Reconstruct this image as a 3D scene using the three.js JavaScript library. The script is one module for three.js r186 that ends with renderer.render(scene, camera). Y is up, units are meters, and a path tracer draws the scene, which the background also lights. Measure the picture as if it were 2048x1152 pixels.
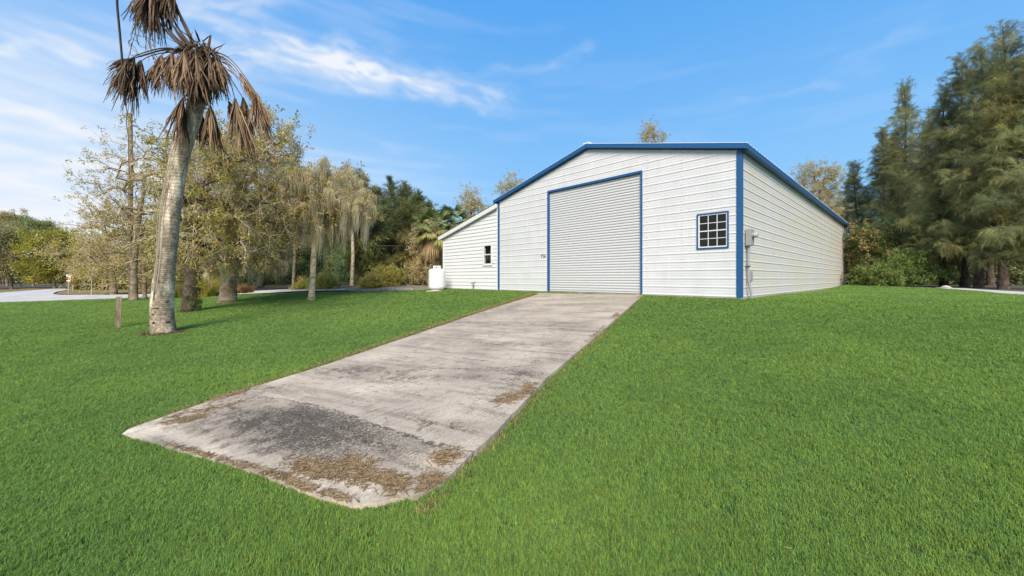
import * as THREE from 'three';
import { RoundedBoxGeometry } from 'three/addons/geometries/RoundedBoxGeometry.js';
import { mergeGeometries } from 'three/addons/utils/BufferGeometryUtils.js';
import { FontLoader } from 'three/addons/loaders/FontLoader.js';
import { TextGeometry } from 'three/addons/geometries/TextGeometry.js';

// ------------------------------------------------------------------ camera, sky, sun, exposure
const W_PX = 2048, H_PX = 1152, F = 766.29, CX = 1024, CY = 557, EYE = 0.557;
const scene = new THREE.Scene();
const camera = new THREE.PerspectiveCamera(THREE.MathUtils.radToDeg(2 * Math.atan(H_PX / 2 / F)), W_PX / H_PX, 0.1, 2000);
camera.position.set(0, EYE, 0);
camera.lookAt(0, EYE, -10);
camera.setViewOffset(W_PX, H_PX, 0, H_PX / 2 - CY, W_PX, H_PX);
camera.updateProjectionMatrix();

const renderer = new THREE.WebGLRenderer({ antialias: true });
renderer.toneMapping = THREE.LinearToneMapping;
renderer.toneMappingExposure = 1.3;
renderer.shadowMap.enabled = true;

const sun = new THREE.DirectionalLight(new THREE.Color(1.0, 0.915, 0.795), 5.0);
const SUN_DIR = new THREE.Vector3(-0.07, 0.63, 0.775).normalize();
sun.position.copy(SUN_DIR).multiplyScalar(80);
sun.target.position.set(0, 0, -15);
sun.position.add(sun.target.position);
sun.castShadow = true;
sun.shadow.radius = 55;
sun.shadow.mapSize.set(4096, 4096);
Object.assign(sun.shadow.camera, { left: -60, right: 60, top: 60, bottom: -60, near: 1, far: 220 });
scene.add(sun, sun.target);

// ------------------------------------------------------------------ numbers and noise
function mulberry(a) {
  return () => { a |= 0; a = a + 0x6d2b79f5 | 0; let t = Math.imul(a ^ a >>> 15, 1 | a); t = t + Math.imul(t ^ t >>> 7, 61 | t) ^ t; return ((t ^ t >>> 14) >>> 0) / 4294967296; };
}
const clamp = THREE.MathUtils.clamp, lerp = THREE.MathUtils.lerp;
const sstep = (a, b, x) => { const t = clamp((x - a) / (b - a), 0, 1); return t * t * (3 - 2 * t); };
const LAT = new Float32Array(65536);
{ const r = mulberry(911); for (let i = 0; i < 65536; i++) LAT[i] = r(); }
function noise(x, y) {
  const xi = Math.floor(x), yi = Math.floor(y), fx = x - xi, fy = y - yi;
  const u = fx * fx * (3 - 2 * fx), v = fy * fy * (3 - 2 * fy);
  const a = xi & 255, b = xi + 1 & 255, c = (yi & 255) << 8, d = (yi + 1 & 255) << 8;
  return (LAT[c + a] * (1 - u) + LAT[c + b] * u) * (1 - v) + (LAT[d + a] * (1 - u) + LAT[d + b] * u) * v;
}
function fbm(x, y, n = 4) {
  let s = 0, a = 0.5, t = 0;
  for (let i = 0; i < n; i++) { s += a * noise(x, y); t += a; x = x * 2.03 + 17.3; y = y * 2.03 + 9.1; a *= 0.5; }
  return s / t;
}
const s2l = (c) => c <= 0.04045 ? c / 12.92 : Math.pow((c + 0.055) / 1.055, 2.4);
const rgb = (r, g, b) => new THREE.Color().setRGB(r, g, b);

// ------------------------------------------------------------------ the sky: blue air with thin cirrus streaks
{
  const w = 2048, h = 1024, data = new Float32Array(w * h * 4);
  // streaks of cirrus: azimuth and elevation (degrees, right of ahead) of both ends, half width, strength
  const streaks = [
    [-37, 26.0, -26, 26.8, 1.6, 0.40], [-29, 27.8, -21, 27.4, 1.9, 0.42], [-25, 26.4, -13, 27.0, 1.3, 0.52], [-13, 26.8, -2, 24.7, 1.1, 0.3], [-4, 27.6, 11, 30.2, 0.6, 0.14],
    [-42, 27.6, -31, 32.2, 1.2, 0.26], [-40, 31, -30, 35, 1.3, 0.22], [-57, 19.8, -48, 20.6, 1.1, 0.42], [-60, 15, -40, 16.5, 1.3, 0.22], [-58, 10, -36, 11.5, 1.5, 0.2],
    [31.5, 21.4, 43, 21.2, 0.6, 0.12], [41, 23, 46, 23.2, 0.6, 0.08], [-95, 30, -70, 22, 3, 0.4], [70, 25, 110, 32, 2, 0.2], [140, 40, 190, 30, 3, 0.3], [-150, 35, -110, 42, 3, 0.3]];
  for (let j = 0; j < h; j++) {
    const el = (j + 0.5) / h * 180 - 90;
    for (let i = 0; i < w; i++) {
      const phi = ((i + 0.5) / w - 0.5) * 2 * Math.PI;             // atan2(z, x)
      let az = phi * 180 / Math.PI + 90;                           // 0 straight ahead, + to the right
      if (az > 180) az -= 360;
      const e = Math.max(el, 0);
      const t = Math.pow(clamp(e / 90, 0, 1), 0.55);
      // air: pale near the horizon, deep blue above
      let r = lerp(0.37, 0.028, sstep(0.03, 0.86, t)), g = lerp(0.70, 0.25, sstep(0.03, 0.95, t)), b = lerp(1.0, 0.78, sstep(0.2, 1, t));
      // thin veil of cirrus towards the left, in faint level bands
      const left = sstep(8, -48, az) * sstep(-178, -120, az);
      const n1 = fbm(az * 0.05 + 40 + el * 0.04, el * 0.30 - az * 0.012 + 20, 5), n2 = fbm(az * 0.13 + 11, el * 1.1 + az * 0.05, 5);
      let c = left * (0.46 * Math.exp(-Math.pow(e / 20, 2)) + 0.34 * sstep(0.42, 0.7, n1 * 0.6 + n2 * 0.4) * Math.exp(-e / 40)) + 0.62 * Math.exp(-e / 9) * sstep(-26, -52, az) * sstep(-178, -120, az) + 0.12 * Math.exp(-e / 8);
      c += 0.05 * sstep(0.5, 0.7, n1 * 0.5 + n2 * 0.5);
      for (const s of streaks) {
        const dx = s[2] - s[0], dy = s[3] - s[1], L = Math.hypot(dx, dy), ux = dx / L, uy = dy / L;
        if (Math.abs(az - (s[0] + s[2]) / 2) > L + 12) continue;
        const a = (az - s[0]) * ux + (el - s[1]) * uy, t = -(az - s[0]) * uy + (el - s[1]) * ux;
        const warp = (fbm(a * 0.16 + s[0], t * 0.4 + s[1], 4) - 0.5) * 4.2 * (0.5 + s[4] * 0.4), q = clamp(a, 0, L), d2 = ((a - q) ** 2 * 0.25 + (t + warp) ** 2) / (s[4] * s[4]);
        if (d2 < 9) c += s[5] * Math.exp(-d2) * (0.25 + 0.95 * sstep(0.28, 0.72, fbm(a * 0.35 + t * 0.5 + s[0] * 3, t * 1.5 + warp + s[1], 5)));
      }
      c = clamp(c, 0, 0.93);
      r = lerp(r, 0.93, c); g = lerp(g, 0.95, c); b = lerp(b, 0.99, c);
      if (el < 0) { const k = clamp(-el / 8, 0, 1); r = lerp(r, 0.12, k); g = lerp(g, 0.13, k); b = lerp(b, 0.09, k); }
      const o = (j * w + i) * 4;
      data[o] = r * 0.77; data[o + 1] = g * 0.77; data[o + 2] = b * 0.77; data[o + 3] = 1;
    }
  }
  const tex = new THREE.DataTexture(data, w, h, THREE.RGBAFormat, THREE.FloatType);
  tex.mapping = THREE.EquirectangularReflectionMapping;
  tex.magFilter = THREE.LinearFilter; tex.minFilter = THREE.LinearFilter;
  tex.needsUpdate = true;
  scene.background = tex;
  scene.environment = tex;
}

// ------------------------------------------------------------------ helpers for things and parts
const taken = new Map();
function numbered(n) { const k = taken.get(n) ?? 0; taken.set(n, k + 1); return k ? n + '_' + String(k).padStart(3, '0') : n; }
function tag(o, label, category, group) { o.userData.label = label; o.userData.category = category; if (group) o.userData.group = group; return o; }
function thing(name, label, category, pos, group) {
  const o = new THREE.Group(); o.name = numbered(name); scene.add(o);
  if (pos) o.position.copy(pos);
  return tag(o, label, category, group);
}
function part(name, geometry, material, parent) {
  const m = new THREE.Mesh(geometry, material); m.name = name; m.castShadow = m.receiveShadow = true; parent.add(m); return m;
}
function box(name, x0, x1, y0, y1, z0, z1, material, parent, r = 0) {
  const w = x1 - x0, h = y1 - y0, d = z1 - z0;
  const g = r ? new RoundedBoxGeometry(w, h, d, 2, r) : new THREE.BoxGeometry(w, h, d);
  g.translate((x0 + x1) / 2, (y0 + y1) / 2, (z0 + z1) / 2);
  return part(name, g, material, parent);
}
function structure(name, geometry, material) {
  const m = part(numbered(name), geometry, material, scene); m.userData.kind = 'structure'; return m;
}
function mat(color, roughness = 0.8, extra = {}) { return new THREE.MeshStandardMaterial({ color, roughness, side: THREE.DoubleSide, ...extra }); }
class Buf {                                                          // collects triangles for one mesh
  constructor() { this.p = []; this.u = []; this.c = []; this.i = []; }
  v(x, y, z, u = 0, v = 0, c) { this.p.push(x, y, z); this.u.push(u, v); if (c) this.c.push(c[0], c[1], c[2]); return this.p.length / 3 - 1; }
  tri(a, b, c) { this.i.push(a, b, c); }
  quad(a, b, c, d) { this.i.push(a, b, c, a, c, d); }
  tube(pts, radii, n, c) {                                           // pts: Vector3[], a tapered tube
    const T = new THREE.Vector3(), A = new THREE.Vector3(), B = new THREE.Vector3();
    let prev = null, run = 0;
    A.set(1, 0, 0);
    for (let k = 0; k < pts.length; k++) {
      T.subVectors(pts[Math.min(k + 1, pts.length - 1)], pts[Math.max(k - 1, 0)]).normalize();
      if (Math.abs(A.dot(T)) > 0.9) A.set(0.31, 0.2, 0.93);
      A.addScaledVector(T, -A.dot(T)).normalize(); B.crossVectors(T, A);
      if (k) run += pts[k].distanceTo(pts[k - 1]);
      const ring = [];
      for (let q = 0; q <= n; q++) {
        const f = q / n * 2 * Math.PI, r = radii[k];
        ring.push(this.v(pts[k].x + (A.x * Math.cos(f) + B.x * Math.sin(f)) * r, pts[k].y + (A.y * Math.cos(f) + B.y * Math.sin(f)) * r, pts[k].z + (A.z * Math.cos(f) + B.z * Math.sin(f)) * r, q / n, run, c));
      }
      if (prev) for (let q = 0; q < n; q++) this.quad(prev[q], prev[q + 1], ring[q + 1], ring[q]);
      prev = ring;
    }
  }
  geometry() {
    const g = new THREE.BufferGeometry();
    g.setAttribute('position', new THREE.Float32BufferAttribute(this.p, 3));
    g.setAttribute('uv', new THREE.Float32BufferAttribute(this.u, 2));
    if (this.c.length) g.setAttribute('color', new THREE.Float32BufferAttribute(this.c, 3));
    g.setIndex(this.i); g.computeVertexNormals();
    return g;
  }
}
function texture(w, h, fill, srgb = true) {                          // fill(x, y, out) in 0..1 display values
  const data = new Uint8Array(w * h * 4), o = [0, 0, 0];
  for (let y = 0, k = 0; y < h; y++) for (let x = 0; x < w; x++, k += 4) {
    fill(x / w, y / h, o);
    data[k] = clamp(o[0] * 255, 0, 255); data[k + 1] = clamp(o[1] * 255, 0, 255); data[k + 2] = clamp(o[2] * 255, 0, 255); data[k + 3] = 255;
  }
  const t = new THREE.DataTexture(data, w, h);
  t.magFilter = THREE.LinearFilter; t.minFilter = THREE.LinearMipmapLinearFilter; t.generateMipmaps = true;
  t.wrapS = t.wrapT = THREE.RepeatWrapping;
  if (srgb) t.colorSpace = THREE.SRGBColorSpace;
  t.needsUpdate = true;
  return t;
}
const dummy = new THREE.Object3D();
function copies(name, geometry, material, list, parent) {            // list: {p, s:[x,y,z], r:[x,y,z] | q, c}
  const m = new THREE.InstancedMesh(geometry, material, list.length);
  m.name = name; m.castShadow = m.receiveShadow = true;
  list.forEach((d, k) => {
    dummy.position.copy(d.p); dummy.scale.set(...d.s);
    if (d.q) dummy.quaternion.copy(d.q); else dummy.rotation.set(...d.r);
    dummy.updateMatrix(); m.setMatrixAt(k, dummy.matrix);
    if (d.c) m.setColorAt(k, d.c);
  });
  m.userData.kind = 'stuff';
  parent.add(m);
  return m;
}

// ------------------------------------------------------------------ the lie of the land
const FA = 0.8137, SA = Math.sin(FA), CA = Math.cos(FA), X0 = 6.678, Z0 = 11.171;   // the garage's front right corner
const front = (x, z) => -(x - X0) * SA - (-z - Z0) * CA;                          // metres in front of the garage front
function terrain(x, z) {
  const d = front(x, z);
  let s = 0.09 * (d + Math.sqrt(d * d + 0.12)) / 2;
  if (s > 1.08) s = 1.08 + 0.16 * (1 - Math.exp(-(s - 1.08) / 0.16));
  return -s - 0.035 + 0.30 * sstep(5, 17, -x) + 0.14 * sstep(13, 24, x) * sstep(14, 24, -z) + 0.012 * Math.sin(x * 0.9 + 1.3) * Math.sin(z * 0.7) + 0.014 * (noise(x * 0.45 + 50, z * 0.45 + 50) - 0.5);
}
const P = (ix, iy, Z) => new THREE.Vector3((ix - CX) / F * Z, EYE - (iy - CY) / F * Z, -Z);
function G(ix, iy) {                                                 // where the line of sight through a picture point meets the ground
  let lo = 0.8;
  for (let Z = 0.9; Z < 130; Z *= 1.01) {
    const p = P(ix, iy, Z);
    if (p.y < terrain(p.x, p.z)) { for (let k = 0, a = lo, b = Z; k < 24; k++) { const m = (a + b) / 2, q = P(ix, iy, m); if (q.y < terrain(q.x, q.z)) b = m; else a = m; lo = a; } const q = P(ix, iy, lo); q.y = terrain(q.x, q.z); return q; }
    lo = Z;
  }
  const q = P(ix, iy, 130); q.y = terrain(q.x, q.z); return q;
}
const onGround = (ix, Z, dy = 0) => { const p = P(ix, CY, Z); p.y = terrain(p.x, p.z) + dy; return p; };
function sheet(poly, lift, times, uvScale = 1, heightAt = terrain) { // polygon of [x, z], laid on the land
  let tris = THREE.ShapeUtils.triangulateShape(poly.map((p) => new THREE.Vector2(p[0], p[1])), []).map((t) => t.map((i) => poly[i]));
  for (let k = 0; k < times; k++) {
    const out = [];
    for (const [a, b, c] of tris) {
      const ab = [(a[0] + b[0]) / 2, (a[1] + b[1]) / 2], bc = [(b[0] + c[0]) / 2, (b[1] + c[1]) / 2], ca = [(c[0] + a[0]) / 2, (c[1] + a[1]) / 2];
      out.push([a, ab, ca], [ab, b, bc], [ca, bc, c], [ab, bc, ca]);
    }
    tris = out;
  }
  const B = new Buf(), seen = new Map();
  const id = (p) => { const k = p[0].toFixed(4) + ',' + p[1].toFixed(4); if (!seen.has(k)) seen.set(k, B.v(p[0], heightAt(p[0], p[1]) + lift, p[1], p[0] * uvScale, p[1] * uvScale)); return seen.get(k); };
  for (const [a, b, c] of tris) { const up = (b[0] - a[0]) * (c[1] - a[1]) - (b[1] - a[1]) * (c[0] - a[0]) < 0; up ? B.tri(id(a), id(b), id(c)) : B.tri(id(a), id(c), id(b)); }
  return B.geometry();
}
function inside(poly, x, z) {
  let r = false;
  for (let i = 0, j = poly.length - 1; i < poly.length; j = i++) {
    const [xi, zi] = poly[i], [xj, zj] = poly[j];
    if ((zi > z) !== (zj > z) && x < (xj - xi) * (z - zi) / (zj - zi) + xi) r = !r;
  }
  return r;
}
const toXZ = (list) => list.map(([ix, iy]) => { const g = G(ix, iy); return [g.x, g.z]; });

// garage axes: local x along the front to the right, z out of the front, origin at the front right corner
const garageXZ = (x, z) => [X0 + x * CA - z * SA, -Z0 + x * SA + z * CA];

// driveway axes: p across, q away from the camera
const DO = [-4.33, 4.33], DA = THREE.MathUtils.degToRad(25.2), DAx = Math.sin(DA), DAz = Math.cos(DA);
const drive = (p, q) => [DO[0] + p * DAz + q * DAx, -(DO[1] - p * DAx + q * DAz)];
const driveInv = (x, z) => { const a = x - DO[0], b = -z - DO[1]; return [a * DAz - b * DAx, a * DAx + b * DAz]; };
const driveRand = mulberry(5);
const driveEdge = [];
{
  const path = [[0, 0.05], [0.03, -0.02], [0.12, -0.1], [1.2, -0.1], [2.48, -0.09], [3.3, -0.13], [3.6, -0.12], [3.78, -0.03], [3.98, 0.16], [4.06, 0.33], [4.1, 1.03], [4.03, 2.61], [4.12, 6], [4.2, 9.2], [4.23, 11.86], [-0.16, 13.1], [-0.12, 9.5], [0.0, 5.5], [0.06, 2.4], [-0.06, 1.04]];
  for (let k = 0; k < path.length; k++) {
    const a = path[k], b = path[(k + 1) % path.length], n = Math.max(1, Math.round(Math.hypot(b[0] - a[0], b[1] - a[1]) / 0.12));
    const far = k === 14;
    for (let i = 0; i < n; i++) driveEdge.push([lerp(a[0], b[0], i / n) + (far ? 0 : (driveRand() - 0.5) * 0.012), lerp(a[1], b[1], i / n) + (far ? 0 : (driveRand() - 0.5) * 0.012)]);
  }
}
const drivePoly = driveEdge.map(([p, q]) => drive(p, q));
const driveTop = (x, z) => { const d = front(x, z), [p] = driveInv(x, z); return -0.09 * Math.max(d, -0.3) - 0.006 + (0.012 + 0.034 * clamp(p / 4.2, 0, 1) * sstep(0.1, 0.9, driveInv(x, z)[1])) * sstep(0.1, 2.5, d); };

// ------------------------------------------------------------------ ground, lawn, road, path
const earthMap = texture(512, 512, (x, y, o) => {
  const n = fbm(x * 16, y * 16, 4), m = noise(x * 200, y * 200);
  const k = 0.75 + 0.5 * (n - 0.5) + 0.35 * (m - 0.5);
  o[0] = 0.40 * k; o[1] = 0.36 * k; o[2] = 0.25 * k;
});
const earth = mat(0xffffff, 1, { map: earthMap });
{
  const B = new Buf(), R = [0, 1, 2, 3, 4.5, 6, 8, 10, 12.5, 15, 18, 22, 26, 31, 37, 44, 54, 68, 90, 130, 200, 350, 700, 1200], N = 96;
  const rows = R.map((r) => { const row = []; for (let k = 0; k <= N; k++) { const f = k / N * 2 * Math.PI, x = r * Math.cos(f), z = -12 + r * Math.sin(f); row.push(B.v(x, terrain(x, z) - 0.05, z, x * 0.2, z * 0.2)); } return row; });
  for (let a = 0; a + 1 < R.length; a++) for (let k = 0; k < N; k++) B.quad(rows[a][k], rows[a][k + 1], rows[a + 1][k + 1], rows[a + 1][k]);
  structure('ground', B.geometry(), earth);
}
const lawnPoly = [[-34, 5], [-34, -10], ...toXZ([[-80, 611], [0, 605], [130, 601], [250, 597], [320, 594], [420, 592], [520, 589], [620, 586], [720, 583.5], [845, 581]]), garageXZ(-16.6, -0.3), garageXZ(-15.7, 0), garageXZ(0, 0.02), garageXZ(0.16, 0.02), garageXZ(0.34, -10), garageXZ(0.3, -24.3), ...toXZ([[1760, 573.5], [1850, 575.5], [1900, 579.5], [1960, 583.5], [2048, 592], [2200, 606]]), [24, -8], [24, 5]];
const lawnMap = texture(1024, 1024, (x, y, o) => {
  const n = fbm(x * 24, y * 24, 4), m = noise(x * 350, y * 350), q = noise(x * 170 + 3, y * 170);
  const k = 0.82 + 0.35 * (n - 0.5) + 0.5 * (m - 0.5) + 0.3 * (q - 0.5);
  o[0] = (0.27 + 0.05 * (n - 0.5)) * k; o[1] = 0.38 * k; o[2] = 0.12 * k;
});
structure('lawn', sheet(lawnPoly, 0, 5, 0.18), mat(0xffffff, 1, { map: lawnMap }));

const roadMap = texture(512, 512, (x, y, o) => {
  const n = fbm(x * 10, y * 10, 4), m = noise(x * 180, y * 180);
  const k = 0.73 + 0.16 * (n - 0.5) + 0.12 * (m - 0.5);
  o[0] = k; o[1] = k * 0.97; o[2] = k * 0.93;
});
const roadMat = mat(0xffffff, 0.95, { map: roadMap });
structure('road', sheet(toXZ([[-300, 605], [-120, 591], [0, 585.5], [60, 581], [120, 576], [170, 573], [215, 572], [230, 574], [190, 576.5], [140, 579], [112, 584], [105, 588.5], [125, 590], [200, 589.5], [300, 588], [420, 584.5], [520, 581.5], [690, 577.5], [690, 581], [520, 587], [420, 591], [320, 595], [130, 602], [-120, 613], [-300, 630]]), 0.02, 3, 0.15), roadMat);
structure('path', sheet(toXZ([[1868, 575.6], [1930, 577.6], [2048, 585], [2200, 596], [2200, 604], [2048, 591], [1960, 583], [1900, 579]]), 0.03, 3, 0.2), roadMat);
const vergeMap = texture(256, 256, (x, y, o) => { const n = fbm(x * 14, y * 14, 4), k = 0.8 + 0.5 * (n - 0.5); o[0] = 0.62 * k; o[1] = 0.53 * k; o[2] = 0.30 * k; });
structure('verge', sheet(toXZ([[112, 588], [118, 584], [145, 580], [195, 577], [235, 575], [300, 577], [300, 586], [200, 588.6], [130, 589.2]]), 0.035, 2, 0.3), mat(0xffffff, 1, { map: vergeMap }));
structure('verge', sheet(toXZ([[-300, 590], [-120, 584], [0, 580.5], [60, 577], [120, 573], [170, 570.4], [215, 570], [215, 571.6], [170, 572.6], [120, 575.6], [60, 580.6], [0, 585], [-120, 590.5], [-300, 604]]), 0.028, 2, 0.3), mat(0xffffff, 1, { map: vergeMap }));
structure('dirt_strip', sheet(toXZ([[690, 577], [720, 574], [780, 572.5], [850, 571.5], [866, 575], [862, 581], [800, 582], [720, 583.5], [690, 582.5]]), 0.03, 2, 0.3), mat(0xffffff, 1, { map: texture(256, 256, (x, y, o) => { const n = fbm(x * 20, y * 20, 4), k = 0.85 + 0.5 * (n - 0.5); o[0] = 0.66 * k; o[1] = 0.57 * k; o[2] = 0.45 * k; }) }));

// ------------------------------------------------------------------ the concrete driveway
{
  const PW = 4.8, QW = 13.8, cracks = [
    { pts: [[0.55, 1.12], [1.1, 1.13], [1.6, 1.1], [2.1, 1.03], [2.55, 0.95], [3.05, 0.84], [3.55, 0.76], [4.1, 0.72]], w: 0.011, s: 0.75 },
    { pts: [[0.85, 0.75], [0.95, 0.6], [1.12, 0.52], [1.1, 0.4], [1.3, 0.36], [1.42, 0.45]], w: 0.007, s: 0.6 },
    { pts: [[2.1, 0.8], [2.7, 0.72], [3.1, 0.55], [3.35, 0.52]], w: 0.007, s: 0.55 }, { pts: [[1.5, 0.85], [2.3, 0.78], [3.0, 0.62]], w: 0.006, s: 0.4 },
    { pts: [[1.64, 2.47], [2.3, 2.75], [3.0, 2.85], [3.66, 3.18]], w: 0.012, s: 0.5 }, { pts: [[2.08, 4.29], [2.8, 4.36], [3.96, 4.26]], w: 0.013, s: 0.4 },
    { pts: [[1.69, 8.52], [2.9, 8.3], [3.96, 7.98]], w: 0.02, s: 0.4 }, { pts: [[0.9, 2.0], [1.8, 2.15], [2.6, 2.05]], w: 0.008, s: 0.4 },
    { pts: [[3.0, 0.95], [3.25, 1.6], [3.35, 2.2]], w: 0.006, s: 0.35 }, { pts: [[2.6, 1.0], [2.9, 1.55]], w: 0.005, s: 0.3 }, { pts: [[2.9, 0.42], [3.5, 0.55], [3.9, 0.7]], w: 0.005, s: 0.3 },
    { pts: [[0.2, 6.4], [2.1, 6.1], [4.1, 6.15]], w: 0.012, s: 0.3 }, { pts: [[0.3, 3.4], [1.4, 3.2], [2.1, 3.25]], w: 0.008, s: 0.3 }, { pts: [[3.4, 1.75], [3.75, 1.85], [4.0, 2.25]], w: 0.008, s: 0.5 }];
  for (const c of cracks) c.box = [Math.min(...c.pts.map((p) => p[0])) - 0.1, Math.max(...c.pts.map((p) => p[0])) + 0.1, Math.min(...c.pts.map((p) => p[1])) - 0.1, Math.max(...c.pts.map((p) => p[1])) + 0.1];
  const curve = cracks[0].pts;
  const curveAt = (p) => { for (let i = 0; i + 1 < curve.length; i++) if (p <= curve[i + 1][0]) return lerp(curve[i][1], curve[i + 1][1], clamp((p - curve[i][0]) / (curve[i + 1][0] - curve[i][0]), 0, 1)); return 0.72; };
  const pale = [[0.62, 1.75, 0.5, 0.35, 0.5], [0.16, 4.91, 0.22, 0.4, 0.95], [1.15, 4.14, 0.35, 0.4, 0.35], [0.5, 3.2, 0.5, 0.4, 0.4], [2.6, 1.9, 0.7, 0.3, 0.4], [3.2, 0.05, 0.35, 0.14, 0.9], [0.35, 0.12, 0.5, 0.16, 0.9], [1.3, -0.02, 0.8, 0.1, 0.8], [3.4, 3.8, 0.5, 0.9, 0.3], [1.8, 3.2, 0.9, 0.25, 0.35], [2.6, 5.2, 1.0, 0.3, 0.35], [1.5, 7.2, 1.1, 0.5, 0.3], [3.4, 1.3, 0.5, 0.3, 0.35], [3.75, 0.5, 0.2, 0.3, 0.6]];
  const dark = [[2.6, 4.45, 1.5, 0.22, 0.4], [1.7, 2.4, 1.3, 0.22, 0.55], [0.9, 2.15, 0.7, 0.2, 0.4], [3.3, 2.75, 0.6, 0.16, 0.35], [2.2, 6.3, 1.6, 0.3, 0.35], [2.0, 9.4, 1.7, 0.4, 0.3], [0.4, 1.4, 0.35, 0.35, 0.4], [3.55, 1.05, 0.4, 0.12, 0.45], [3.4, 5.6, 0.5, 0.8, 0.25], [3.0, 11.2, 1.3, 0.5, 0.25], [0.5, 8, 0.4, 2.5, 0.3], [3.7, 3.0, 0.25, 1.6, 0.35]];
  const bumpData = [];
  const W = 1024, H = 2048;
  const map = texture(W, H, (x, y, o) => {
    const p = x * PW - 0.3, q = y * QW - 0.4;
    const n1 = fbm(p * 1.7 + 4, q * 1.7, 4), n2 = fbm(p * 9 + q * 2 + 30, q * 9 - p * 3, 4), n3 = noise(p * 75, q * 75), n4 = noise(p * 160 + 9, q * 150), st = fbm(p * 60 - q * 20, q * 2.2 + p * 3.5, 3);
    const pw = p + (n2 - 0.5) * 0.5, qw = q + (n1 - 0.5) * 0.5 + (n2 - 0.5) * 0.25;
    let a = 0.735 + 0.22 * (n1 - 0.5) + 0.26 * (n2 - 0.5) + 0.26 * (st - 0.5) + 0.12 * (n3 - 0.5) + 0.08 * (n4 - 0.5);
    const lines = fbm(p * 1.6 + 60, q * 11 + p * 1.2, 4);
    let grime = 0.22 * sstep(0.42, 0.7, n2 * 0.7 + n3 * 0.3) + 0.22 * sstep(0.48, 0.75, st) + 0.24 * sstep(0.46, 0.76, lines) * (0.3 + n3);
    for (const b of pale) { const d = ((pw - b[0]) / b[2]) ** 2 + ((qw - b[1]) / b[3]) ** 2; if (d < 4) a += 0.13 * b[4] * Math.exp(-d) * (0.5 + n2); }
    for (const b of dark) { const d = ((pw - b[0]) / b[2]) ** 2 + ((qw - b[1]) / b[3]) ** 2; if (d < 4) grime += b[4] * Math.exp(-d) * sstep(0.3, 0.75, n2 * 0.55 + n3 * 0.45); }
    // the mildewed near end, bounded by the edge of the last pour
    const c = curveAt(p), under = sstep(0.05 + 0.35 * (n1 - 0.4), -0.06, q - c - (n3 - 0.5) * 0.06);
    const blob = Math.exp(-(((pw - 2.05) / 1.15) ** 2) - ((qw - 0.62) / 0.42) ** 2);
    grime += under * (0.22 * sstep(0.6, 0.95, p + n2 * 0.5) + 0.85 * blob) * sstep(0.25, 0.72, n3 * 0.4 + n4 * 0.25 + n2 * 0.35 + 0.08 * blob) * sstep(-0.06, 0.22, q + (n2 - 0.5) * 0.3);
    grime += 0.5 * blob * under * sstep(0.45, 0.8, n4) - 0.35 * under * sstep(0.7, 0.9, n3 * 0.6 + n4 * 0.4);
    let crack = 0;
    for (const k of cracks) {
      if (p < k.box[0] || p > k.box[1] || q < k.box[2] || q > k.box[3]) continue;
      const wp = p + (noise(p * 22, q * 22) - 0.5) * 0.07, wq = q + (noise(p * 22 + 50, q * 22) - 0.5) * 0.07;
      for (let i = 0; i + 1 < k.pts.length; i++) {
        const [ax, ay] = k.pts[i], [bx, by] = k.pts[i + 1], dx = bx - ax, dy = by - ay, t = clamp(((wp - ax) * dx + (wq - ay) * dy) / (dx * dx + dy * dy), 0, 1);
        const d = Math.hypot(wp - ax - t * dx, wq - ay - t * dy);
        crack = Math.max(crack, k.s * (1 - sstep(k.w * 0.4, k.w * 1.5, d)) * (0.4 + 0.9 * n3));
      }
    }
    const pit = sstep(0.82, 0.95, n4) * sstep(0.5, 0.7, n1 + 0.25 * n2 + (p > 3.6 ? 0.2 : 0));
    grime = clamp(grime, 0, 1);
    const g = a * (1 - 0.62 * grime) * (1 - 0.6 * crack) * (1 - 0.45 * pit);
    o[0] = g * 1.0; o[1] = g * (0.92 - 0.03 * grime); o[2] = g * (0.81 - 0.07 * grime);
    bumpData.push(clamp(0.55 + 0.25 * (n2 - 0.5) + 0.35 * (n3 - 0.5) + 0.2 * (n4 - 0.5) - 0.5 * crack - 0.4 * pit - 0.12 * under, 0, 1));
  });
  map.wrapS = map.wrapT = THREE.ClampToEdgeWrapping;
  let bi = 0;
  const bump = texture(W, H, (x, y, o) => { o[0] = o[1] = o[2] = bumpData[bi++]; }, false);
  bump.wrapS = bump.wrapT = THREE.ClampToEdgeWrapping;
  const concrete = mat(0xffffff, 0.95, { map, bumpMap: bump, bumpScale: 0.006 });
  const top = sheet(drivePoly, 0, 3, 1, driveTop), pos = top.attributes.position, uv = top.attributes.uv;
  for (let i = 0; i < pos.count; i++) { const [p, q] = driveInv(pos.getX(i), pos.getZ(i)); uv.setXY(i, (p + 0.3) / PW, (q + 0.4) / QW); }
  const B = new Buf(), n = drivePoly.length, er = mulberry(8);
  const rim = drivePoly.map(([x, z], k) => { const [p, q] = driveInv(x, z), y = driveTop(x, z), s = 0.97 + er() * 0.05, cx = drive(2.1, clamp(q, 0.5, 12)); return [B.v(x, y, z, (p + 0.3) / PW, (q + 0.4) / QW), B.v(x + (x - cx[0]) * 0.0012 * (s - 0.95) * 20, y - 0.02, z + (z - cx[1]) * 0.0012 * (s - 0.95) * 20, (p + 0.28) / PW, (q + 0.42) / QW), B.v(x, y - 0.16, z, (p + 0.3) / PW, (q + 0.5) / QW)]; });
  for (let k = 0; k < n; k++) { const a = rim[k], b = rim[(k + 1) % n]; B.quad(a[0], b[0], b[1], a[1]); B.quad(a[1], b[1], b[2], a[2]); }
  const side = B.geometry();
  structure('driveway', mergeGeometries([top, side]), concrete);
}

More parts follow.
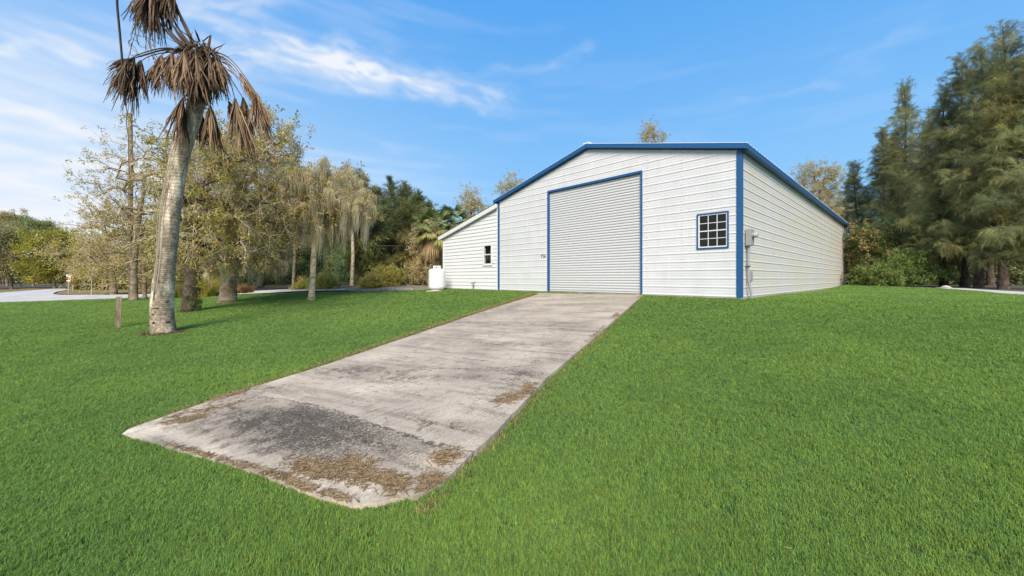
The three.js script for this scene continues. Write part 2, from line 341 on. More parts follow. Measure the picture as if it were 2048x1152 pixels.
// ------------------------------------------------------------------ building materials
const whiteSteelFront = mat(0xffffff, 0.42, { map: texture(1024, 512, (x, y, o) => {
  const n = fbm(x * 22, y * 12, 4), s = fbm(x * 160, y * 5 + 3, 3), m = noise(x * 420, y * 210);
  const k = 0.80 + 0.05 * (n - 0.5) + 0.03 * (s - 0.5) - 0.05 * sstep(0.86, 0.97, m) * sstep(0.5, 0.7, n);
  o[0] = k * 0.99; o[1] = k * 0.988; o[2] = k * 0.985;
}) });
const whiteSteelSide = mat(0xffffff, 0.5, { map: texture(2048, 512, (x, y, o) => {
  const n = fbm(x * 40, y * 9 + 5, 5), s = fbm(x * 420, y * 6, 3), m = noise(x * 900, y * 240), a = fbm(x * 14 + 7, y * 5, 4);
  const algae = sstep(0.42, 0.72, n * 0.5 + s * 0.28 + a * 0.3) * 0.55, speck = sstep(0.86, 0.97, m) * sstep(0.45, 0.65, n);
  const k = 0.79 + 0.05 * (n - 0.5) - 0.14 * speck;
  o[0] = k * (1 - 0.05 * algae); o[1] = k * (0.975 - 0.03 * algae); o[2] = k * (0.95 - 0.15 * algae);
}) });
const blueTrim = mat(rgb(0.007, 0.075, 0.205), 0.5), doorSteel = mat(rgb(0.505, 0.505, 0.495), 0.45), vinyl = mat(rgb(0.645, 0.64, 0.63), 0.55), whitePaint = mat(rgb(0.66, 0.65, 0.625), 0.5);
const roofSteel = mat(rgb(0.74, 0.74, 0.72), 0.4, { metalness: 0.1 }), shingle = mat(rgb(0.13, 0.115, 0.10), 0.95), liner = mat(rgb(0.42, 0.41, 0.39), 0.8), slabConcrete = mat(rgb(0.36, 0.33, 0.29), 0.95), greyMetal = mat(rgb(0.33, 0.33, 0.33), 0.5, { metalness: 0.3 }), greyPlastic = mat(rgb(0.26, 0.26, 0.255), 0.6), darkIron = mat(rgb(0.03, 0.028, 0.026), 0.6), screwMat = mat(rgb(0.22, 0.21, 0.2), 0.5, { metalness: 0.4 });
const glass = new THREE.MeshPhysicalMaterial({ color: 0xffffff, roughness: 0.02, transmission: 1, thickness: 0, ior: 1.5, side: THREE.DoubleSide });

// a run of formed metal sheet from y0 to y1 between xl(y) and xr(y); ribs every PITCH
const PITCH = 0.268;
const RIB = [[0, 0], [0.010, 0.013], [0.036, 0.0145], [0.052, 0.001], [0.054, 0], [0.110, 0], [0.116, 0.0035], [0.126, 0.0035], [0.132, 0], [0.188, 0], [0.194, 0.0035], [0.204, 0.0035], [0.210, 0], [PITCH, 0]];
function ribRow(row, ya, yb, xl, xr, place, uvOf) {
  const y0 = row * PITCH, prof = [], B = new Buf();
  for (let k = 0; k < RIB.length; k++) {
    const [dy, d] = RIB[k], y = y0 + dy;
    if (k) { const [py, pd] = RIB[k - 1], a = y0 + py; for (const c of [ya, yb]) if (c > a + 1e-5 && c < y - 1e-5) prof.push([c, lerp(pd, d, (c - a) / (y - a))]); }
    if (y >= ya - 1e-6 && y <= yb + 1e-6) prof.push([y, d]);
  }
  for (let k = 0; k + 1 < prof.length; k++) {
    const ids = [];
    for (const [y, d] of [prof[k], prof[k + 1]]) for (const x of [xl(y), xr(y)]) { const p = place(x, y, d), u = uvOf(x, y); ids.push(B.v(p[0], p[1], p[2], u[0], u[1])); }
    B.quad(ids[0], ids[1], ids[3], ids[2]);
  }
  return prof.length > 1 ? B.geometry() : null;
}

// ------------------------------------------------------------------ the metal garage
const GW = 10.71, GL = 24, EAVE = 4.27, RIDGE = 5.83, PITCHR = 0.25, XC = -GW / 2;
const roofY = (x) => RIDGE - PITCHR * Math.abs(x - XC);
const door = { x0: -7.40, x1: -3.13, y1: 4.27 }, win = { x0: -1.205, x1: -0.345, y0: 1.5, y1: 2.55 };
const garage = thing('metal_garage', 'large white ribbed metal garage with blue trim at the top of the driveway', 'garage', new THREE.Vector3(X0, 0, -Z0));
garage.rotation.y = -FA;
{
  // front wall: a dark liner with openings, and the formed sheets on it
  const under = (x) => roofY(x) - 0.05;
  const s = new THREE.Shape([[-GW, -0.06], [0, -0.06], [0, under(0)], [XC, under(XC)], [-GW, under(-GW)]].map((p) => new THREE.Vector2(...p)));
  s.holes.push(new THREE.Path([[door.x0, 0.0], [door.x0, door.y1], [door.x1, door.y1], [door.x1, 0.0]].map((p) => new THREE.Vector2(...p))));
  s.holes.push(new THREE.Path([[win.x0, win.y0], [win.x0, win.y1], [win.x1, win.y1], [win.x1, win.y0]].map((p) => new THREE.Vector2(...p))));
  const fg = new THREE.ExtrudeGeometry(s, { depth: 0.09, bevelEnabled: false }); fg.translate(0, 0, -0.095);
  const fw = part('front_wall', fg, liner, garage);
  const place = (x, y, d) => [x, y, d], uvOf = (x, y) => [(x + GW) / 11, y / 5.8 + 0.05];
  const lim = (y) => clamp((RIDGE - 0.06 - y) / PITCHR, 0, GW / 2);
  const lo = (y) => XC - lim(y), hi = (y) => XC + lim(y), K = (c) => () => c;
  const add = (row, ya, yb, xl, xr) => { if (yb - ya < 0.004) return; const g = ribRow(row, ya, yb, xl, xr, place, uvOf); if (g) part('siding_panel', g, whiteSteelFront, fw); };
  for (let r = 0; r * PITCH < RIDGE - 0.07; r++) {
    const a = r * PITCH, b = Math.min(a + PITCH, RIDGE - 0.065);
    add(r, a, Math.min(b, door.y1), lo, K(door.x0));                                // left of the door
    if (b > door.y1) add(r, Math.max(a, door.y1), b, lo, hi);                       // above it
    if (a < door.y1) {                                                              // right of the door, round the window
      const t = Math.min(b, door.y1), w0 = clamp(win.y0, a, t), w1 = clamp(win.y1, a, t);
      if (w1 > w0) { add(r, a, w0, K(door.x1), K(0)); add(r, w0, w1, K(door.x1), K(win.x0)); add(r, w0, w1, K(win.x1), K(0)); add(r, w1, t, K(door.x1), K(0)); } else add(r, a, t, K(door.x1), K(0));
    }
  }
  // screw heads in rows down the sheets
  const screws = [], sg = new THREE.CylinderGeometry(0.009, 0.010, 0.008, 6); sg.rotateX(Math.PI / 2);
  for (const x of [-9.9, -8.6, -6.6, -5.0, -2.9, -1.72]) for (let y = 0.09; y < roofY(x) - 0.25; y += PITCH) {
    if (x > door.x0 && x < door.x1 && y < door.y1 + 0.1) continue;
    screws.push(sg.clone().translate(x, y + 0.005, 0.004));
  }
  part('screw_heads', mergeGeometries(screws), screwMat, fw).userData.kind = 'stuff';

  // right side wall, with a concrete foot
  const sw = box('side_wall', -0.095, -0.005, -0.06, EAVE + 0.17, -GL, -0.1, liner, garage);
  for (let r = 0; r * PITCH < EAVE + 0.08; r++) {
    const g = ribRow(r, r * PITCH, Math.min((r + 1) * PITCH, EAVE + 0.08), K(0), K(GL), (x, y, d) => [d, y, -x], (x, y) => [x / 24.5, y / 4.6]);
    part('siding_panel', g, whiteSteelSide, sw);
  }
  const sideScrews = [], sg2 = new THREE.CylinderGeometry(0.009, 0.010, 0.008, 6); sg2.rotateZ(Math.PI / 2);
  for (let z = 1.2; z < GL; z += 1.22) for (let y = 0.09; y < EAVE; y += PITCH) sideScrews.push(sg2.clone().translate(0.004, y + 0.005, -z));
  part('screw_heads', mergeGeometries(sideScrews), screwMat, sw).userData.kind = 'stuff';
  box('left_wall', -GW + 0.003, -GW + 0.095, -0.06, EAVE + 0.17, -GL, -0.1, whiteSteelFront, garage);
  const rs = new THREE.Shape([[-GW + 0.003, -0.06], [-0.003, -0.06], [-0.003, under(0)], [XC, under(XC)], [-GW + 0.003, under(-GW)]].map((p) => new THREE.Vector2(...p)));
  const rgm = new THREE.ExtrudeGeometry(rs, { depth: 0.09, bevelEnabled: false }); rgm.translate(0, 0, -GL - 0.093);
  part('rear_wall', rgm, liner, garage);
  box('floor_slab', -GW - 0.02, 0.035, -0.22, -0.004, -GL - 0.05, 0.03, slabConcrete, garage);

  // roof: two slopes of ribbed sheet
  const ov = 0.19, fo = 0.16, len = GL + 2 * fo;
  for (const side of [-1, 1]) {
    const e = XC + side * (GW / 2 + ov), B = new Buf(), t = 0.04;
    const prof = [[XC, RIDGE], [e, roofY(e)], [e, roofY(e) - t], [XC, RIDGE - t]];
    const ids = [fo, fo - len].map((z) => prof.map(([x, y]) => B.v(x, y, z)));
    for (let k = 0; k < 4; k++) { const n = (k + 1) % 4; B.quad(ids[0][k], ids[1][k], ids[1][n], ids[0][n]); }
    B.quad(...ids[0]); B.quad(...ids[1]);
    const g = B.geometry().toNonIndexed(); g.computeVertexNormals();
    const rf = part('roof', g, roofSteel, garage);
    for (let z = 0.05; z > -GL; z -= 0.305) {                                       // standing ribs running down the slope
      const rb = new THREE.BoxGeometry(Math.hypot(GW / 2 + ov, roofY(e) - RIDGE), 0.024, 0.035);
      rb.rotateZ(side * -Math.atan(PITCHR)); rb.translate((XC + e) / 2, (RIDGE + roofY(e)) / 2 + 0.012, z);
      part('roof_rib', rb, roofSteel, rf);
    }
  }
  box('ridge_cap', XC - 0.14, XC + 0.14, RIDGE - 0.02, RIDGE + 0.03, -GL - fo, fo + 0.006, roofSteel, garage, 0.012);
  // blue rake trim on the gable (upright face and turned-under lip) and eave trim
  for (const side of [-1, 1]) {
    const e = XC + side * (GW / 2 + ov + 0.006), B = new Buf(), z1 = fo + 0.006, z0 = 0.028;
    const lip = [[-0.012, z1 - 0.004], [-0.018, z1], [-0.165, z1], [-0.172, z1 - 0.012], [-0.172, z0], [-0.2, z0], [-0.2, z0 - 0.024]];
    const ends = [XC, e].map((x) => lip.map(([dy, z]) => B.v(x, roofY(x) + dy, z)));
    for (let k = 0; k + 1 < lip.length; k++) B.quad(ends[0][k], ends[0][k + 1], ends[1][k + 1], ends[1][k]);
    const g = B.geometry().toNonIndexed(); g.computeVertexNormals();
    part('rake_trim', g, blueTrim, garage);
    const ey = roofY(e);
    const et = box('eave_trim', side > 0 ? e - 0.03 : e, side > 0 ? e : e + 0.03, ey - 0.172, ey - 0.012, -GL - fo, fo + 0.004, blueTrim, garage);
    box('soffit', side > 0 ? 0.004 : e + 0.03, side > 0 ? e - 0.03 : -GW - 0.004, ey - 0.168, ey - 0.158, -GL - fo, 0.03, blueTrim, et);
  }
  // corner trims, each an angle of folded metal
  const corner = (x0, x1, z0, z1) => { box('corner_trim', x0, x1, -0.03, EAVE + 0.03, z0, z1, blueTrim, garage, 0.006); };
  corner(-0.112, 0.03, -0.11, 0.03); corner(-GW - 0.012, -GW + 0.105, -0.06, 0.03); corner(-0.1, 0.03, -GL - 0.1, -GL + 0.06);
  // door frame and roll-up door
  const fr = box('door_frame', door.x0 - 0.075, door.x1 + 0.055, door.y1 - 0.01, door.y1 + 0.075, -0.12, 0.034, blueTrim, garage, 0.008);
  box('jamb', door.x0 - 0.075, door.x0 + 0.012, -0.02, door.y1 - 0.01, -0.12, 0.033, blueTrim, fr, 0.008);
  box('jamb', door.x1 - 0.012, door.x1 + 0.055, -0.02, door.y1 - 0.01, -0.12, 0.033, blueTrim, fr, 0.008);
  const NS = 42, dh = (door.y1 - 0.07) / NS, dw = door.x1 - door.x0 - 0.02, B = new Buf(), prof = [];
  for (let k = 0; k <= 10; k++) { const f = k / 10; prof.push([f * dh, 0.017 * Math.sin(Math.pow(f, 0.85) * Math.PI) - 0.012 * (f < 0.07 || f > 0.97 ? 1 : 0)]); }
  let last = null;
  for (const [y, d] of prof) { const ids = [B.v(0, y, d), B.v(dw, y, d)]; if (last) B.quad(last[0], last[1], ids[1], ids[0]); last = ids; }
  const slat = B.geometry();
  const bar = box('roll_up_door', door.x0 + 0.01, door.x1 - 0.01, 0.0, 0.07, -0.085, -0.04, doorSteel, garage, 0.008);
  box('weather_strip', door.x0 + 0.01, door.x1 - 0.01, -0.002, 0.022, -0.04, -0.028, darkIron, bar);
  for (let k = 0; k < NS; k++) { const m = part('slat', slat, doorSteel, bar); m.position.set(door.x0 + 0.01, 0.07 + k * dh, -0.062); }
  // window: blue surround, white sash, muntins and twelve panes
  const t = 0.05, wf = new THREE.Shape([[win.x0 - 0.022, win.y0 - 0.022], [win.x1 + 0.022, win.y0 - 0.022], [win.x1 + 0.022, win.y1 + 0.022], [win.x0 - 0.022, win.y1 + 0.022]].map((p) => new THREE.Vector2(...p)));
  const hole = (i) => new THREE.Path([[win.x0 + i, win.y0 + i], [win.x0 + i, win.y1 - i], [win.x1 - i, win.y1 - i], [win.x1 - i, win.y0 + i]].map((p) => new THREE.Vector2(...p)));
  wf.holes.push(hole(0.008));
  const wg = new THREE.ExtrudeGeometry(wf, { depth: 0.03, bevelEnabled: true, bevelSize: 0.004, bevelThickness: 0.004, bevelSegments: 2 }); wg.translate(0, 0, 0.008);
  const wn = part('window', wg, blueTrim, garage); wn.userData.label = 'twelve-pane window with blue surround beside the corner';
  const sf = new THREE.Shape([[win.x0 + 0.009, win.y0 + 0.009], [win.x1 - 0.009, win.y0 + 0.009], [win.x1 - 0.009, win.y1 - 0.009], [win.x0 + 0.009, win.y1 - 0.009]].map((p) => new THREE.Vector2(...p)));
  sf.holes.push(hole(0.048));
  const sgm = new THREE.ExtrudeGeometry(sf, { depth: 0.03, bevelEnabled: false }); sgm.translate(0, 0, -0.012);
  part('sash', sgm, whitePaint, wn);
  const ix0 = win.x0 + 0.048, ix1 = win.x1 - 0.048, iy0 = win.y0 + 0.048, iy1 = win.y1 - 0.048, cw = (ix1 - ix0) / 3, ch = (iy1 - iy0) / 4;
  for (let k = 1; k < 3; k++) box('muntin', ix0 + k * cw - 0.009, ix0 + k * cw + 0.009, iy0, iy1, -0.006, 0.010, whitePaint, wn);
  for (let k = 1; k < 4; k++) box('muntin', ix0, ix1, iy0 + k * ch - (k === 2 ? 0.016 : 0.009), iy0 + k * ch + (k === 2 ? 0.016 : 0.009), -0.004, 0.0125, whitePaint, wn);
  const pane = new THREE.PlaneGeometry(cw, ch), wr = mulberry(77);
  for (let a = 0; a < 3; a++) for (let b = 0; b < 4; b++) { const m = part('pane', pane, glass, wn); m.position.set(ix0 + (a + 0.5) * cw, iy0 + (b + 0.5) * ch, -0.009); m.rotation.set((wr() - 0.5) * 0.006, (wr() - 0.5) * 0.006, 0); }
  // house number beside the door
  const font = await new FontLoader().loadAsync('fonts/droid/droid_sans_bold.typeface.json');
  [...'114'].forEach((ch2, k) => { const g = new TextGeometry(ch2, { font, size: 0.14, depth: 0.006, curveSegments: 6 }); g.scale(0.82, 1.15, 1); const m = part('house_number', g, darkIron, fw); m.position.set(door.x0 - 0.47 + k * 0.098, 1.45, 0.003); });
}

// electric meter, conduit and service box on the side wall
{
  const place = (o) => { o.position.set(X0, 0, -Z0); o.rotation.y = -FA; };
  const cyl = (r, h, seg = 20) => new THREE.CylinderGeometry(r, r, h, seg);
  const m = thing('electric_meter', 'grey electric meter box with round glass meter on the garage side wall', 'electric meter'); place(m);
  box('meter_box', 0.03, 0.175, 1.53, 2.02, -0.62, -0.30, greyPlastic, m, 0.012);
  const mg = cyl(0.085, 0.05); mg.rotateZ(Math.PI / 2); mg.translate(0.2, 1.84, -0.46); part('meter_collar', mg, greyMetal, m);
  const dg = cyl(0.072, 0.09); dg.rotateZ(Math.PI / 2); dg.translate(0.27, 1.84, -0.46);
  part('meter_dome', dg, mat(rgb(0.45, 0.44, 0.40), 0.25), m);
  const rg = new THREE.TorusGeometry(0.082, 0.01, 8, 24); rg.rotateY(Math.PI / 2); rg.translate(0.232, 1.84, -0.46); part('meter_ring', rg, greyMetal, m);
  const c = thing('conduit', 'grey conduit running down from the meter box to the ground', 'pipe'); place(c);
  const B = new Buf(); B.tube([[0.075, 1.53, -0.42], [0.075, 0.75, -0.42], [0.078, 0.5, -0.43], [0.12, 0.2, -0.47], [0.15, -0.12, -0.5]].map((p) => new THREE.Vector3(...p)), [0.032, 0.032, 0.032, 0.032, 0.032], 12);
  part('pipe', B.geometry(), greyPlastic, c);
  box('strap', 0.02, 0.112, 0.905, 0.935, -0.5, -0.345, darkIron, c);
  const b = thing('service_box', 'small pale grey box low on the wall beside the conduit', 'utility box'); place(b);
  box('case', 0.024, 0.1, 0.47, 0.78, -0.76, -0.56, greyPlastic, b, 0.01);
  box('lid', 0.1, 0.106, 0.49, 0.76, -0.745, -0.575, greyMetal, b);
  const W2 = new Buf(); W2.tube([[0.07, 0.47, -0.64], [0.075, 0.25, -0.62], [0.1, -0.1, -0.6]].map((p) => new THREE.Vector3(...p)), [0.009, 0.009, 0.009], 6);
  part('red_wire', W2.geometry(), mat(rgb(0.35, 0.06, 0.04), 0.6), b);
}

// ------------------------------------------------------------------ the lean-to
const lean = thing('lean_to', 'low white lean-to with lap siding against the left of the garage', 'shed', new THREE.Vector3(X0, 0, -Z0));
lean.rotation.y = -FA;
{
  const xl = -15.62, xr = -GW - 0.02, yl = 2.92, yr = 4.08, slope = (yr - yl) / (xr - xl), top = (x) => yl + (x - xl) * slope, w = { x0: -11.82, x1: -11.22, y0: 1.29, y1: 2.26 }, depth = 9;
  const s = new THREE.Shape([[xl, -0.02], [xr, -0.02], [xr, top(xr)], [xl, top(xl)]].map((p) => new THREE.Vector2(...p)));
  s.holes.push(new THREE.Path([[w.x0, w.y0], [w.x0, w.y1], [w.x1, w.y1], [w.x1, w.y0]].map((p) => new THREE.Vector2(...p))));
  const g = new THREE.ExtrudeGeometry(s, { depth: 0.08, bevelEnabled: false }); g.translate(0, 0, -0.1);
  const fw = part('front_wall', g, liner, lean);
  const board = 0.186;
  const addBoard = (a, b, x0, x1, off) => {                                         // one lapped board, lower edge proud
    if (b - a < 0.006) return;
    const B = new Buf(), f0 = (a - off) / board, f1 = (b - off) / board;
    const clipL = (y) => x0 !== null ? x0 : Math.max(xl, xl + (y - yl) / slope), clipR = (y) => x1 !== null ? x1 : xr;
    const prof = [[a, -0.019], [a + 0.001, lerp(0.008, -0.016, f0)], [b, lerp(0.008, -0.016, f1)]];
    let last2 = null;
    for (const [y, d] of prof) { const ids = [B.v(clipL(y), y, d), B.v(Math.max(clipR(y), clipL(y) + 0.001), y, d)]; if (last2) B.quad(last2[0], last2[1], ids[1], ids[0]); last2 = ids; }
    const gg = B.geometry().toNonIndexed(); gg.computeVertexNormals();
    part('siding_board', gg, vinyl, fw);
  };
  for (let y = 0.0; y < yr - 0.02; y += board) {
    const b = Math.min(y + board, yr - 0.02), w0 = clamp(w.y0, y, b), w1 = clamp(w.y1, y, b);
    if (w1 > w0) { addBoard(y, w0, null, null, y); addBoard(w0, w1, null, w.x0, y); addBoard(w0, w1, w.x1, null, y); addBoard(w1, b, null, null, y); } else addBoard(y, b, null, null, y);
  }
  box('left_wall', xl, xl + 0.08, -0.02, yl, -depth, -0.11, vinyl, lean);
  const rs = new THREE.Shape([[xl, -0.02], [xr, -0.02], [xr, top(xr)], [xl, top(xl)]].map((p) => new THREE.Vector2(...p)));
  const rg = new THREE.ExtrudeGeometry(rs, { depth: 0.08, bevelEnabled: false }); rg.translate(0, 0, -depth - 0.08);
  part('rear_wall', rg, vinyl, lean);
  box('base_slab', xl - 0.01, xr, -0.25, -0.022, -depth, 0.004, liner, lean);
  box('corner_board', xl - 0.015, xl + 0.07, -0.02, yl - 0.03, -0.1, 0.016, vinyl, lean);
  box('corner_board', xr - 0.07, xr - 0.002, -0.02, yr - 0.06, -0.02, 0.017, vinyl, lean);
  // rake board, roof deck and shingle edge, sloping to the left
  const e0 = xl - 0.3, sl = (name, x0, x1, t0, t1, z0, z1, m, par) => {
    const B = new Buf(), pr = [[x0, top(x0) + t0], [x1, top(x1) + t0], [x1, top(x1) + t1], [x0, top(x0) + t1]], ids = [z1, z0].map((z) => pr.map(([x, y]) => B.v(x, y, z)));
    for (let k = 0; k < 4; k++) B.quad(ids[0][k], ids[1][k], ids[1][(k + 1) % 4], ids[0][(k + 1) % 4]);
    B.quad(...ids[0]); B.quad(...ids[1]);
    const gg = B.geometry().toNonIndexed(); gg.computeVertexNormals(); return part(name, gg, m, par);
  };
  sl('rake_board', e0, xr - 0.01, -0.05, 0.165, 0.13, 0.16, whitePaint, lean);
  sl('soffit', e0, xr - 0.01, -0.045, -0.02, 0.012, 0.13, vinyl, lean);
  const rf = sl('roof', e0, xr - 0.01, 0.0, 0.165, -depth - 0.3, 0.13, vinyl, lean);
  sl('shingles', e0 - 0.02, xr - 0.006, 0.168, 0.19, -depth - 0.3, 0.18, shingle, rf);
  // sash window
  const f = 0.055, o = new THREE.Shape([[w.x0 - f, w.y0 - f], [w.x1 + f, w.y0 - f], [w.x1 + f, w.y1 + f], [w.x0 - f, w.y1 + f]].map((p) => new THREE.Vector2(...p)));
  o.holes.push(new THREE.Path([[w.x0 + 0.03, w.y0 + 0.03], [w.x0 + 0.03, w.y1 - 0.03], [w.x1 - 0.03, w.y1 - 0.03], [w.x1 - 0.03, w.y0 + 0.03]].map((p) => new THREE.Vector2(...p))));
  const og = new THREE.ExtrudeGeometry(o, { depth: 0.03, bevelEnabled: false }); og.translate(0, 0, 0.0);
  const wn = part('window', og, whitePaint, lean); wn.userData.label = 'small two-sash window in the lap siding';
  const my = (w.y0 + w.y1) / 2;
  box('meeting_rail', w.x0 + 0.03, w.x1 - 0.03, my - 0.025, my + 0.025, -0.02, 0.02, whitePaint, wn);
  box('sill', w.x0 - 0.07, w.x1 + 0.07, w.y0 - 0.075, w.y0 - 0.052, 0, 0.05, whitePaint, wn);
  const pg = new THREE.PlaneGeometry(w.x1 - w.x0 - 0.06, (w.y1 - w.y0) / 2 - 0.055);
  for (const sgn of [-1, 1]) { const p = part('pane', pg, glass, wn); p.position.set((w.x0 + w.x1) / 2, my + sgn * ((w.y1 - w.y0) / 4 - 0.002), sgn > 0 ? 0.004 : -0.012); }
  const ob = box('outlet_box', -11.13, -11.03, 1.33, 1.47, 0.0, 0.04, whitePaint, lean, 0.008);
  ob.userData.label = 'small white outlet cover beside the window';
}
// gas riser in front of the lean-to wall
{
  const r = thing('gas_riser', 'short dark gas pipe with valve standing before the lean-to wall', 'pipe', new THREE.Vector3(X0, 0, -Z0)); r.rotation.y = -FA;
  const x = -12.58, tube = (name, pts, rad, m) => { const B = new Buf(); B.tube(pts.map((p) => new THREE.Vector3(...p)), pts.map(() => rad), 10); part(name, B.geometry(), m, r); };
  tube('riser', [[x, -0.2, 0.12], [x, 0.33, 0.12]], 0.018, darkIron);
  tube('cross_pipe', [[x - 0.16, 0.31, 0.12], [x + 0.07, 0.315, 0.12]], 0.016, darkIron);
  tube('inlet', [[x + 0.06, 0.315, 0.12], [x + 0.06, 0.35, 0.08], [x + 0.06, 0.36, 0.0]], 0.014, darkIron);
  const rg = new THREE.SphereGeometry(0.036, 12, 8); rg.scale(1, 0.7, 1); rg.translate(x - 0.12, 0.3, 0.12); part('regulator', rg, darkIron, r);
  box('valve', x - 0.035, x + 0.035, 0.2, 0.24, 0.1, 0.145, greyMetal, r, 0.006);
}
// propane tank
{
  const g = G(874, 582), s = -g.z / F;
  const t = thing('propane_tank', 'white upright propane tank on a pad at the lean-to corner', 'gas tank', g);
  const R = 16.8 * s, H = 43 * s, pts = [[0.001, 0.06], [R * 0.6, 0.065], [R * 0.86, 0.1], [R * 0.97, 0.17], [R, 0.26]];
  pts.push([R, 0.06 + H - 0.17]);
  for (let k = 1; k <= 8; k++) { const a = k / 8 * Math.PI / 2; pts.push([Math.max(R * Math.pow(Math.cos(a), 0.6), 0.001) , 0.06 + H - 0.17 + 0.17 * Math.sin(a)]); }
  part('body', new THREE.LatheGeometry(pts.map((p) => new THREE.Vector2(...p)), 40), mat(rgb(0.70, 0.69, 0.67), 0.35), t);
  const cg = new THREE.CylinderGeometry(R * 0.48, R * 0.48, 0.24, 28, 1, true, 0.5, 5.4); cg.translate(0, H + 0.09, 0); part('collar', cg, mat(rgb(0.68, 0.67, 0.65), 0.4), t);
  const vg = new THREE.CylinderGeometry(0.03, 0.04, 0.14, 10); vg.translate(0, H + 0.1, 0); part('valve', vg, mat(rgb(0.3, 0.23, 0.1), 0.4, { metalness: 0.7 }), t);
  const hg = new THREE.CylinderGeometry(0.025, 0.025, 0.012, 12); hg.rotateX(Math.PI / 2); hg.translate(-0.02, H + 0.1, R * 0.48 + 0.004); part('collar_opening', hg, darkIron, t);
  const ring = new THREE.CylinderGeometry(R * 0.75, R * 0.8, 0.08, 28, 1, true); ring.translate(0, 0.045, 0); part('foot_ring', ring, mat(rgb(0.5, 0.48, 0.44), 0.7), t);
  const pad = box('concrete_pad', g.x - R * 1.05, g.x + R * 1.05, g.y - 0.1, g.y + 0.03, g.z - R * 1.05, g.z + R * 1.05, slabConcrete, scene, 0.015); tag(pad, 'square concrete pad under the white propane tank', 'pad');
}

// ------------------------------------------------------------------ vegetation: shared pieces
const V3 = THREE.Vector3, UP = new V3(0, 1, 0);
const leafMat = new THREE.MeshPhysicalMaterial({ color: 0xffffff, roughness: 1, specularIntensity: 0.25, transmission: 0.4, thickness: 0, side: THREE.DoubleSide });
const needleMat = new THREE.MeshPhysicalMaterial({ color: 0xffffff, roughness: 1, specularIntensity: 0.25, transmission: 0.35, thickness: 0, side: THREE.DoubleSide });
const skew = (ix) => Math.cos(Math.atan((ix - CX) / F));               // how much narrower a round stem is than it looks off to the side
function barkMap(seed, r, g, b, across, along, contrast) {
  return texture(256, 512, (x, y, o) => {
    const n = fbm(x * across + seed, y * along, 4), m = noise(x * 60 + seed, y * 120), q = fbm(x * 5 + seed, y * 5, 3);
    const k = 1 + contrast * (n - 0.5) * 2 + 0.25 * (m - 0.5) + 0.35 * (q - 0.5);
    o[0] = r * k; o[1] = g * k; o[2] = b * k;
  });
}
const bark = {
  grey: mat(0xffffff, 0.95, { map: barkMap(1, 0.50, 0.44, 0.36, 14, 8, 0.35) }),
  dark: mat(0xffffff, 0.95, { map: barkMap(2, 0.31, 0.265, 0.225, 12, 9, 0.5) }),
  pale: mat(0xffffff, 0.95, { map: barkMap(3, 0.68, 0.62, 0.51, 10, 8, 0.3) }),
  brown: mat(0xffffff, 0.95, { map: barkMap(4, 0.43, 0.34, 0.26, 16, 5, 0.4) }),
};
function leafClump(seed, n, R, L, Wd) {                              // n little leaves spread through a ball
  const r = mulberry(seed), B = new Buf();
  for (let k = 0; k < n; k++) {
    const c = new V3(r() - 0.5, r() - 0.5, r() - 0.5).normalize().multiplyScalar(R * Math.cbrt(r())), d = new V3(r() - 0.5, r() - 0.65, r() - 0.5).normalize(), s = new V3(r() - 0.5, r() - 0.5, r() - 0.5).cross(d).normalize(), l = L * (0.7 + 0.6 * r()), w = Wd * (0.7 + 0.6 * r());
    const up = new V3().crossVectors(d, s).multiplyScalar(w * 0.25);
    const a = B.v(c.x, c.y, c.z), e = B.v(c.x + d.x * l, c.y + d.y * l, c.z + d.z * l), f = B.v(c.x + d.x * l * 0.45 + s.x * w / 2 + up.x, c.y + d.y * l * 0.45 + s.y * w / 2 + up.y, c.z + d.z * l * 0.45 + s.z * w / 2 + up.z), g = B.v(c.x + d.x * l * 0.45 - s.x * w / 2 + up.x, c.y + d.y * l * 0.45 - s.y * w / 2 + up.y, c.z + d.z * l * 0.45 - s.z * w / 2 + up.z);
    B.tri(a, f, e); B.tri(a, e, g);
  }
  return B.geometry();
}
function plume(seed, n, len, L, Wd) {                                // a drooping spray of needles along +x
  const r = mulberry(seed), B = new Buf();
  for (let k = 0; k < n; k++) {
    const t = Math.pow(r(), 0.8), c = new V3(t * len, -0.22 * len * t * t, 0), f = r() * 2 * Math.PI, out = 0.35 + 0.4 * r();
    const d = new V3(0.6, Math.sin(f) * out - 0.12, Math.cos(f) * out).normalize(), l = L * (0.55 + 0.7 * r());
    const mid = c.clone().addScaledVector(d, l * 0.55), tip = mid.clone().addScaledVector(d, l * 0.4); tip.y -= l * 0.28; mid.y -= l * 0.05;
    const s = new V3(r() - 0.5, r() - 0.5, r() - 0.5).cross(d).normalize().multiplyScalar(Wd);
    const a = B.v(c.x - s.x, c.y - s.y, c.z - s.z), b = B.v(c.x + s.x, c.y + s.y, c.z + s.z), m1 = B.v(mid.x + s.x, mid.y + s.y, mid.z + s.z), m0 = B.v(mid.x - s.x, mid.y - s.y, mid.z - s.z), e = B.v(tip.x, tip.y, tip.z);
    B.quad(a, b, m1, m0); B.tri(m0, m1, e);
  }
  return B.geometry();
}
